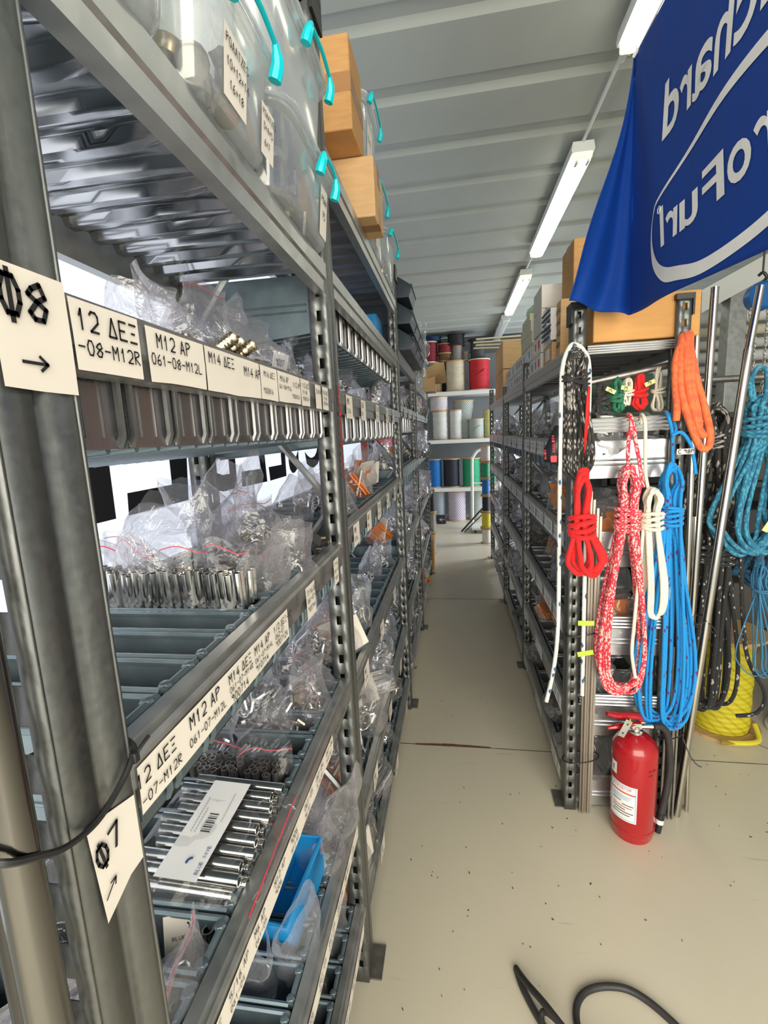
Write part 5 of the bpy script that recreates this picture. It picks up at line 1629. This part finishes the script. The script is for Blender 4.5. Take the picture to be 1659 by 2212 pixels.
# ------------------------------------------------------------------ extinguisher
ex, ey = .622, 1.655
t = thing('fire_extinguisher', 'red fire extinguisher standing on the floor at the rope rack end', 'fire extinguisher', (ex, ey, 0))
g = G()
rr = .0755
g.lathe([(.0, .004), (.05, .004), (.066, .0), (.070, .010), (rr - .002, .030), (rr, .034), (rr, .342), (rr - .003, .358), (rr - .012, .374), (rr - .028, .390), (.030, .400), (.022, .402), (.021, .408), (0, .408)], (ex, ey, 0), 48)
for z in (.045,):
    g.lathe([(rr + .0004, z), (rr + .001, z + .002), (rr + .0004, z + .004)], (ex, ey, 0), 48)
g.build('cylinder', REDP, t, sharp=50)
g = G(); g.lathe([(.024, .404), (.024, .412), (.016, .414), (.016, .428), (.012, .432), (0, .432)], (ex, ey, 0), 20); g.box((ex, ey, .432), (.03, .026, .02)); g.tube([(ex + .01, ey, .425), (ex + .055, ey - .008, .432)], .008, 10); g.build('valve', CHROME, t)
g = G()
g.tube([(ex + .018, ey, .448), (ex + .005, ey - .004, .466), (ex - .035, ey - .01, .472), (ex - .075, ey - .018, .476), (ex - .108, ey - .024, .486)], [.009, .012, .012, .011, .008], 8, 0, False, True, 4); g.build('squeeze_lever', REDP, t)
g = G(); g.tube([(ex + .015, ey - .002, .436), (ex - .03, ey - .01, .436), (ex - .07, ey - .02, .434), (ex - .104, ey - .026, .430)], [.008, .009, .009, .007], 8, 0, False, True, 4); g.build('carry_handle', REDP, t)
g = G(); q = Matrix.Rotation(R(24), 3, 'Y'); g.box((ex - .050, ey - .040, .440), (.024, .002, .068), 0, q); g.build('bracket_plate', GALV, t, bevel=.003)
g = G()
for dz in (-.018, .018):
    g.lathe([(.0035, 0), (.0, .0003)], Vector((ex - .050, ey - .0413, .440)) + q @ Vector((0, 0, dz)), 10, 0, Matrix.Rotation(PI / 2, 3, 'X'))
g.build('bracket_holes', BLACK, t)
g = G(); g.tube([(ex - .03, ey - .03, .470), (ex - .028, ey - .032, .45), (ex - .036, ey - .042, .46), (ex - .033, ey - .036, .474)], .0015, 5, 0, True, False, 3); g.build('safety_seal', pmat('yellow_seal', (.75, .45, .02), .4), t)
g = G(); g.tube([(ex + .055, ey - .008, .432), (ex + .085, ey - .002, .428), (ex + .105, ey, .400), (ex + .115, ey, .34), (ex + .120, ey, .25), (ex + .108, ey - .004, .15), (ex + .095, ey - .01, .085)], .0125, 10, 0, False, True, 5); g.build('hose', RUBBER, t)
g = G(); g.tube([(ex + .095, ey - .01, .09), (ex + .091, ey - .012, .068)], .0145, 12); g.tube([(ex + .091, ey - .012, .050), (ex + .085, ey - .014, .014)], .011, 12); g.build('nozzle', BLACK, t)
g = G(); g.tube([(ex + .091, ey - .012, .068), (ex + .0905, ey - .012, .050)], .0135, 12); g.build('nozzle_ring', PAPERW, t)


def cyl(a, z, d=.0009):
    return (ex + (rr + d) * math.cos(a), ey + (rr + d) * math.sin(a), z)


g = G()
a0, a1 = R(-176), R(-100)


def patch(g, b0, b1, z0, z1, m, d=.0006, n=12):
    vs = [cyl(b0 + (b1 - b0) * k / n, z, d) for z in (z0, z1) for k in range(n + 1)]
    g.add(vs, [(k, k + 1, n + 2 + k, n + 1 + k) for k in range(n)], m)


patch(g, a0, a1, .090, .232, 0)
W_ = lambda txt, b, z, h, m: [put_glyph(g, ch, lambda aa, bb: cyl(aa, bb, .0012), b + i * h * 13, b + (i * 13 + 10) * h, z, z + h * 1.25, m) for i, ch in enumerate(txt) if ch not in ' -']
W_('PYROSTOP', R(-165), .212, .0088, 2)
patch(g, R(-172), R(-104), .198, .203, 2, .0010)
for k in range(3):
    patch(g, R(-165), R(-112 - 4 * k), .186 - .006 * k, .1875 - .006 * k, 3, .0010)
for k, (b0, b1) in enumerate([(-165, -140), (-136, -108), (-162, -112), (-165, -128), (-160, -108), (-165, -116)]):
    patch(g, R(b0), R(b1), .163 - .010 * k, .166 - .010 * k, 1 if k != 2 else 2, .0010)
for (b0, b1, z0, z1) in ((-173, -103, .095, .0965), (-173, -103, .2265, .228), (-174, -173, .095, .228), (-104, -103, .095, .228)):
    patch(g, R(b0), R(b1), z0, z1, 3, .0010)
g.build('instruction_label', [PAPERW, INK, REDPR, BLUEPR], t, sharp=60)
g = G(); patch(g, R(-178), R(-156), .255, .300, 0); W_('E', R(-170), .268, .014, 1); g.build('class_label', [PAPERW, INK], t)
g = G()
for txt, z in (('SERVICE', .296), ('2024', .279)):
    W_(txt if txt != '2024' else 'nnrr', R(-74), z, .0052, 0)
g.build('stamped_marks', [pmat('dark_stamp', (.06, .01, .01), .6)], t)

# ------------------------------------------------------------------ near-left tubes, tie and floor cable
g = G(); g.pipe((-.272, .214, 0), (-.268, .214, 2.6), .0125, .011, 18); tag(g.build('steel_tube', TUBEM, sharp=30), 'polished steel tube strapped to the sticker upright, outermost', 'tube')
g = G(); g.pipe((-.298, .226, 0), (-.298, .226, 2.6), .011, .009, 18); tag(g.build('steel_tube', TUBED, sharp=30), 'darker steel tube squeezed between the polished tube and sticker upright', 'tube')
t = thing('cable_tie', 'black cable tie looped around the sticker upright and steel tubes', 'cable tie', (-.27, .26, 1.23))
g = G(); g.tube([(-.29, .198, 1.272), (-.262, .198, 1.268), (-.256, .215, 1.256), (-.257, .235, 1.243), (-.259, .262, 1.236), (-.259, .286, 1.243), (-.259, .303, 1.254), (-.266, .314, 1.262), (-.30, .316, 1.268), (-.325, .28, 1.27), (-.325, .22, 1.272)], .0024, 6, 0, True, False, 5); g.build('tie_strap', BLACK, t)
g = G(); g.box((-.257, .305, 1.256), (.006, .006, .009)); g.build('tie_head', BLACK, t, bevel=.001)
g = G(); g.tube([(-.257, .305, 1.256), (-.254, .310, 1.262), (-.252, .318, 1.266)], .0018, 6, 0, False, True, 4); g.build('tie_tail', BLACK, t)
t = thing('power_cable', 'thick black cable lying in loose loops on the open floor', 'cable', (.3, 1.0, 0))
g = G()
g.tube([(.62, .86, .009), (.56, .98, .009), (.50, 1.06, .009), (.44, 1.105, .009), (.38, 1.112, .009), (.32, 1.095, .009), (.285, 1.06, .009), (.275, 1.01, .009), (.285, .95, .03), (.27, .93, .05), (.235, .965, .06), (.195, 1.02, .055), (.160, 1.08, .03), (.143, 1.118, .013), (.140, 1.125, .009), (.150, 1.085, .009), (.175, 1.03, .009), (.205, .98, .009), (.235, .93, .009), (.26, .88, .009)], .0088, 10, 0, False, True, 6)
g.tube([(.30, .90, .05), (.255, .945, .06), (.215, .995, .05), (.195, 1.02, .03), (.187, 1.01, .02), (.195, .97, .012), (.215, .92, .009), (.24, .86, .009)], .0075, 10, 0, False, True, 6)
g.tube([(.285, .95, .03), (.33, .935, .045), (.40, .915, .03), (.50, .89, .009), (.62, .87, .009)], .0085, 10, 0, False, True, 6)
g.build('cable_sheath', RUBBER, t)

# ------------------------------------------------------------------ rope spools
WM = dict(tan=windmat('tan_winding', (.50, .33, .15), None, 40), cream=windmat('cream_winding', (.72, .64, .47), None, 60), red=windmat('red_winding', (.62, .02, .035), None, 70), dkred=windmat('dark_red_winding', (.24, .012, .02), None, 70), brown=windmat('brown_winding', (.16, .09, .04), None, 60),
          black=windmat('black_winding', (.012, .012, .014), None, 50), fleck=windmat('flecked_winding', (.60, .58, .52), (.08, .07, .06), 90, .7, .5), grey=windmat('grey_winding', (.28, .27, .24), None, 60), dkgrey=windmat('dark_grey_winding', (.055, .058, .058), None, 60), blue=windmat('deep_blue_winding', (.005, .05, .16), None, 60),
          pinkwh=windmat('pinkish_white_winding', (.66, .60, .62), None, 50), whgreen=windmat('white_green_winding', (.62, .64, .62), (.14, .20, .17), 60, .6, .55), white=windmat('white_winding', (.74, .73, .69), None, 40), bright=windmat('bright_blue_winding', (.005, .18, .58), None, 60), navy=windmat('navy_winding', (.012, .014, .03), None, 60),
          green=windmat('green_winding', (.02, .36, .17), None, 40), bluewh=windmat('blue_white_winding', (.60, .66, .74), (.25, .33, .45), 60, .5, .55), purwh=windmat('purple_white_winding', (.74, .68, .74), (.30, .24, .36), 50, -.6, .6), yellow=windmat('yellow_winding', (.62, .54, .02), (.50, .40, .02), 40, .4, .8), purple=windmat('purple_winding', (.10, .03, .16), None, 60), yelfl=windmat('pale_yellow_winding', (.62, .62, .25), None, 50))


def spool(x, y, z0, z1, r, m, label, fl=1.06, fm=None, group='rope spools at the back', hollow=False, loose=False, n=32):
    t = thing('rope_spool', label, 'rope spool', (x, y, z0), group)
    h = z1 - z0
    f = min(.014, h * .06)
    core = .55 if hollow else .97
    prof = [(r * core * .95, z0 + f), (r * core, z0 + f)]
    K = 14
    for k in range(K + 1):
        prof.append((r * core * (1 + .02 * math.sin(k * 2.1 + x * 9)), z0 + f + (h - 2 * f) * k / K))
    g = G(); g.lathe(prof, (x, y, 0), n); g.build('rope_winding', WM[m], t, sharp=60)
    for k, z in enumerate((z0, z1 - f)):
        g = G(); g.lathe([(.02, z), (r * fl, z), (r * fl, z + f), (.02, z + f)], (x, y, 0), n); g.build('flange', fm or WOOD, t, sharp=30)
    if loose:
        g = G(); g.tube([(x + r * 1.0 * math.cos(a), y + r * 1.0 * math.sin(a), z0 + h * (.35 + .3 * q)) for q, a in [(k / 10, -2.3 + .12 * k) for k in range(11)]], .007, 6); g.build('rope_end', WM[m], t)
    return t


DF = pmat('dark_flange', (.02, .02, .022), .5)
RS = thing('spool_shelf', 'pale grey wide shelf unit full of rope spools at the back wall', 'shelf unit', (.2, 8.1, 0))
for z in (2.125, 1.365, .575):
    g = G(); g.box((.15, 8.12, z - .03), (2.0, .62, .06)); g.build('shelf_board', GREYW, RS, bevel=.004)
for x in (-.83, 1.13):
    for y in (7.83, 8.40):
        g = G(); g.box((x, y, 1.2), (.05, .05, 2.4)); g.build('post', GREYW, RS)
yb, s = 8.02, 'on the top board of the spool shelf'
spool(-.28, yb, 2.127, 2.60, .105, 'tan', 'tan rope spool ' + s)
spool(.04, yb, 2.127, 2.61, .155, 'cream', 'large cream rope spool ' + s)
spool(.42, yb, 2.127, 2.61, .165, 'red', 'large bright red rope spool ' + s, loose=True, fm=CREAM)
spool(-.13, yb + .22, 2.127, 2.62, .10, 'navy', 'dark navy rope spool behind the tan and cream ones')
spool(-.36, yb, 2.602, 2.93, .12, 'dkred', 'dark red rope spool stacked on the tan one', fm=GREYW)
spool(-.12, yb, 2.615, 2.735, .105, 'brown', 'low brown rope spool left of the flecked one, upper tier')
spool(-.12, yb, 2.737, 2.885, .105, 'dkred', 'small dark red spool on the low brown spool')
spool(.075, yb, 2.612, 2.84, .078, 'fleck', 'white spool with black flecks on the large cream spool')
spool(.06, yb, 2.842, 3.02, .135, 'black', 'black rope spool topmost of the whole shelf', fm=DF)
spool(.215, yb, 2.612, 2.74, .055, 'grey', 'tiny grey spool between the flecked and dark grey ones')
spool(.40, yb, 2.612, 2.92, .118, 'dkgrey', 'dark grey spool with wide black flanges on the bright red spool', 1.3, DF)
spool(-.32, yb, 2.932, 3.0, .14, 'blue', 'flat dark blue spool under the ceiling, on the dark red one', 1.1, DF)
s = 'on the middle board of the spool shelf'
spool(-.22, yb, 1.367, 1.83, .130, 'white', 'large plain white rope spool ' + s)
spool(.03, yb - .02, 1.367, 1.84, .10, 'white', 'narrow tall white rope spool ' + s)
spool(-.24, yb, 1.832, 2.06, .145, 'pinkwh', 'wrapped pinkish white spool on the large plain white one', 1.0)
spool(.16, yb + .12, 1.367, 1.99, .165, 'whgreen', 'tall white and green striped spool behind the narrow white one')
spool(.36, yb - .04, 1.367, 1.68, .122, 'whgreen', 'low white and green striped spool with loose end on middle board', loose=True)
spool(.56, yb, 1.367, 1.82, .085, 'yelfl', 'pale straw-coloured spool at the end of the middle board')
s = 'on the lower board of the spool shelf'
spool(-.33, yb, .577, 1.05, .11, 'bright', 'bright blue rope spool ' + s)
spool(-.06, yb, .577, 1.05, .135, 'navy', 'black navy rope spool ' + s)
spool(.27, yb, .577, 1.05, .145, 'green', 'green rope spool ' + s)
spool(.55, yb + .05, .577, 1.05, .13, 'green', 'second green rope spool partly behind the white trolley')
s = 'standing on the floor under the spool shelf'
spool(-.27, yb, 0, .50, .10, 'bluewh', 'blue and white striped spool ' + s)
spool(.02, yb, 0, .51, .15, 'purwh', 'purple and white striped spool ' + s)
spool(.34, yb + .05, 0, .50, .12, 'whgreen', 'white and green striped spool %s, behind the trolley' % s[:21])
for k, (z0, z1, r, m, lab) in enumerate([(1.09, 1.30, .062, 'white', 'white'), (.87, 1.085, .055, 'green', 'green'), (.65, .865, .05, 'bright', 'light blue'), (.43, .645, .05, 'navy', 'black'), (.21, .425, .058, 'yellow', 'yellow'), (.0, .205, .055, 'white', 'plain')]):
    spool(.395, 6.3, z0, z1, r, m, 'small %s cord spool in the column beyond the rope rack' % lab, 1.35, None, 'small cord spools in the columns')
for k, (z0, z1, m, lab) in enumerate([(.53, .83, 'black', 'topmost'), (.27, .525, 'fleck', 'middle'), (.0, .265, 'fleck', 'lowest')]):
    spool(-.30, 5.75, z0, z1, .05, m, 'small dark cord spool, %s in the column beyond the banner rack' % lab, 1.3, None, 'small cord spools in the columns')
carton(-.42, -.25, 5.05, 5.30, 0, .34, 'worn brown carton on the floor at the far end of the banner rack', CARD, False)
# trolley, bag and black bar at the back
t = thing('hand_trolley', 'white tubular hand trolley standing before the green spools', 'trolley', (.33, 7.2, 0))
g = G(); g.tube([(.25, 7.3, .06), (.255, 7.3, .5), (.26, 7.3, 1.05), (.275, 7.3, 1.10), (.37, 7.31, 1.20), (.62, 7.33, 1.20), (.66, 7.3, 1.08), (.66, 7.3, .06)], .022, 10, 0, False, True, 5); g.tube([(.26, 7.3, .70), (.66, 7.3, .70)], .012, 8); g.build('tube_frame', WHITE, t)
g = G(); g.box((.46, 7.1, .07), (.46, .42, .03)); g.build('platform', GREYW, t)
for x in (.28, .64):
    for y in (6.95, 7.25):
        g = G(); g.lathe([(0, -.012), (.028, -.012), (.03, 0), (.028, .012), (0, .012)], (x, y, .03), 14, 0, Matrix.Rotation(PI / 2, 3, 'Y')); g.build('wheel', BLACK, t)
g = G(); g.tube([(.075, 7.0, .012), (.40, 7.05, .36)], .012, 8); g.tube([(.12, 6.98, .010), (.42, 7.0, .30)], .009, 8); tag(g.build('folded_stand', BLACK), 'folded black stand leaning slantwise against the white trolley', 'stand')
t = thing('black_bag', 'flat black bag with pale emblem lying below the spool shelf', 'bag', (-.24, 7.65, 0))
g = G(); g.box((-.24, 7.70, .075), (.16, .05, .15)); g.build('bag_body', pmat('black_nylon', (.02, .02, .03), .7), t, bevel=.02)
g = G()
for a in (.5, -.5, 0):
    g.tube([(-.27, 7.674, .075), (-.27 + .05 * math.cos(a), 7.674, .075 + .05 * math.sin(a))], .003, 5)
g.tube([(-.225, 7.674, .075), (-.19, 7.674, .075)], .003, 5)
g.build('bag_emblem', PAPERW, t)

# ------------------------------------------------------------------ hanging ropes and stores beyond the tubes
t = thing('rope_rail', 'dark steel rail on posts carrying the black and teal ropes', 'rail', (1.35, 2.25, 0))
g = G(); g.tube([(.98, 2.20, 1.66), (1.85, 2.20, 1.66)], .014, 10); g.build('rail_bar', DKSTEEL, t)
for x in (1.02, 1.80):
    g = G(); g.box((x, 2.26, .84), (.04, .04, 1.68)); g.build('post', DKSTEEL, t)
coil('rope_coil', 'long black rope coil hanging low over the yellow spool', RM['black'], (1.085, 2.12, 1.10), .95, .22, 12, .11, .14, .0085, 31, .08, 4, skew=-.01, tail=[(1.14, 2.06, 1.0), (1.18, 2.04, .55), (1.26, 2.03, .36), (1.24, 2.03, .27), (1.16, 2.03, .25)])
coil('rope_coil', 'short black rope coil with pale flecks behind the slanting tube', RM['blackfleck'], (1.06, 2.16, 1.56), 1.42, 1.05, 10, .11, .15, .0075, 32, .08, 3)
coil('rope_coil', 'black rope coil on the rail, beside the teal coil', RM['dkblack'], (1.00, 2.22, 1.62), 1.45, .75, 10, .10, .12, .008, 33, .08, 3)
coil('rope_coil', 'large teal rope coil hanging on the rail', RM['teal'], (1.19, 2.05, 1.58), 1.47, .945, 11, .13, .24, .0085, 34, .08, 4, skew=-.01, head=[(1.15, 2.05, 1.55), (1.13, 2.05, 1.64), (1.155, 2.06, 1.685), (1.19, 2.07, 1.67), (1.19, 2.06, 1.58)], tail=[(1.13, 2.04, 1.56), (1.10, 2.03, 1.66), (1.085, 2.03, 1.60), (1.075, 2.03, 1.48)])
coil('rope_coil', 'second teal rope coil cut by the picture edge', RM['teal'], (1.34, 2.08, 1.60), 1.48, 1.02, 10, .12, .18, .009, 35, .08, 4)
coil('rope_coil', 'dark blue rope coil below the teal ones', RM['navy'], (1.29, 2.14, 1.02), .97, .78, 9, .12, .17, .0095, 36, .08, 0)
coil('rope_coil', 'thin blue cord hank trailing in front of the yellow spool', RM['steelblue'], (1.20, 2.02, .93), .82, .42, 8, .04, .20, .0028, 37, .06, 2, skew=.06)
g = G(); g.box((1.205, 2.01, 1.075), (.022, .001, .045), 0, Matrix.Rotation(.5, 3, 'Y')); tag(g.build('paper_tag', YTAG), 'pale tag hanging among the large teal coil', 'tag')
g = G(); g.add([(1.28, 1.995, .50), (1.31, 1.995, .505), (1.305, 1.99, .42), (1.285, 1.99, .41)], [(0, 1, 2, 3)]); tag(g.build('tape_flag', YTAG, solid=.001), 'yellow tape flag on the thin blue cord above the yellow spool', 'tape')
spool(1.27, 2.36, 0, .50, .128, 'yellow', 'big yellow rope spool on the floor beyond the extinguisher', 1.32, WOOD, None)
g = G(); g.tube([(1.38, 2.27, .06), (1.36, 2.20, .03), (1.30, 2.17, .03), (1.22, 2.175, .025), (1.19, 2.18, .022)], .011, 8, 0, False, True, 5); tag(g.build('rope_end', RM['cream'] if False else ropemat('yellow_rope', (.68, .60, .03), (.3, .2, .02), .9, 1.0, 3.0)), 'loose yellow rope end on the floor by the big yellow spool', 'rope end')
spool(1.34, 2.95, 0, .62, .19, 'purple', 'purple rope spool in the shade behind the yellow one', 1.15, WOOD, None)
spool(1.62, 2.30, 0, .40, .14, 'grey', 'pale grey wrapped spool at the picture edge', 1.1, GREYW, None)
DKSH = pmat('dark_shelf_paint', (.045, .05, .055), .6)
t = thing('dark_shelf', 'dark low shelf unit in the shade behind the hanging ropes', 'shelf unit', (1.5, 3.3, 0))
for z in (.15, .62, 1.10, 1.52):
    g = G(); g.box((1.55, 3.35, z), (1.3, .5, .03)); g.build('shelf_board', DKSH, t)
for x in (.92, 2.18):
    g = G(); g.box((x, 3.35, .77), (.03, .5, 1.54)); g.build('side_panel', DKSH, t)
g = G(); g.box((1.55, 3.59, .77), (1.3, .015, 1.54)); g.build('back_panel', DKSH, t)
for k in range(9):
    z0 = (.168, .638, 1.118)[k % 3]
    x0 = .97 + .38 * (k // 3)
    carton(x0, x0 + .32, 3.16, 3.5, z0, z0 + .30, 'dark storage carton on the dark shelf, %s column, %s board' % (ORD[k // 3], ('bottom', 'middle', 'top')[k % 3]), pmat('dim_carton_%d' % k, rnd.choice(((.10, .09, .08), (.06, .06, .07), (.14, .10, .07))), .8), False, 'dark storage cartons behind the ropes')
for k, (z, r, m, lab) in enumerate([(2.33, .050, WHITE, 'thick white pipe, highest'), (2.22, .040, CREAM, 'yellowish pipe, second from the top'), (2.12, .038, GREYW, 'grey pipe, third from the top'), (2.02, .045, WHITE, 'white pipe, fourth from the top'), (1.92, .035, GREYW, 'grey pipe, fifth from the top')]):
    g = G(); g.tube([(1.72, 4.5 + .03 * k, z), (3.2, 4.5 + .03 * k, z)], r, 14); tag(g.build('long_pipe', m, sharp=30), lab + ' on the wall rack', 'pipe', 'long pipes on the wall rack')
for k in range(5):
    g = G(); g.box((2.35, 4.55, 1.80 - .075 * k), (1.4 - .05 * (k % 2), .16, .05)); tag(g.build('stored_plank', pmat('grey_plank_%d' % k, (.16 + .03 * (k % 3), .16 + .03 * (k % 3), .15), .7)), 'grey stored plank under the pipes, %s from the top' % ORD[k], 'plank', 'grey planks under the pipes')
t = thing('pipe_rack', 'pale wall rack arms holding the long pipes and planks', 'rack', (2.4, 4.7, 0))
for x in (1.80, 2.45, 3.1):
    g = G(); g.box((x, 4.68, 1.25), (.05, .05, 2.5)); g.build('rack_post', GREYW, t)
g = G(); g.box((2.4, 4.80, 1.2), (1.6, .03, 2.4)); struct(g.build('wall_partition', WALLG))
g = G(); g.box((2.05, 4.0, 1.24), (.12, .12, 2.48)); struct(g.build('trim_2', GALV, bevel=.004))
g = G(); g.prism([(-.10, -.08), (.10, -.08), (.10, .08), (-.10, .08)], lambda p, q, x: (x, 4.0 + p, 2.47 + .50 * (x - 2.05) + q), 1.6, 3.2); struct(g.build('trim_3', GREYW))
t = thing('chain_hoist', 'blue chain hoist hanging near the picture edge above the ropes', 'chain hoist', (1.70, 3.05, 1.60))
hx, hy, hz = 1.695, 3.05, 2.155
g = G(); g.lathe([(0, -.045), (.060, -.045), (.075, -.03), (.075, .03), (.060, .045), (0, .045)], (hx, hy, hz), 24, 0, Matrix.Rotation(PI / 2, 3, 'X')); g.build('hoist_body', pmat('hoist_blue', (.01, .12, .42), .35), t)
g = G(); g.lathe([(.030, -.052), (.020, -.055), (0, -.055)], (hx, hy, hz), 18, 0, Matrix.Rotation(PI / 2, 3, 'X')); g.build('hub_plate', GALV, t)
g = G(); g.tube([(hx, hy, hz + .07), (hx + .02, hy, hz + .10), (hx, hy, hz + .125), (hx - .02, hy, hz + .11)], .008, 8, 0, False, True, 4); g.tube([(hx, hy, hz + .12), (hx, hy, 3.02)], .005, 6); g.build('top_hook', BLACK, t)
for xx in (-.05, -.015, .04):
    g = G()
    for k in range(22):
        c = Vector((hx + xx, hy, hz - .06 - .022 * k))
        ax = Vector((1, 0, 0)) if k % 2 else Vector((0, 1, 0))
        g.tube([c + ax * .007 * math.cos(a) + Vector((0, 0, .013 * math.sin(a))) for a in [2 * PI * q / 8 for q in range(8)]], .0022, 5, 0, True, False)
    g.build('chain', GALV, t)
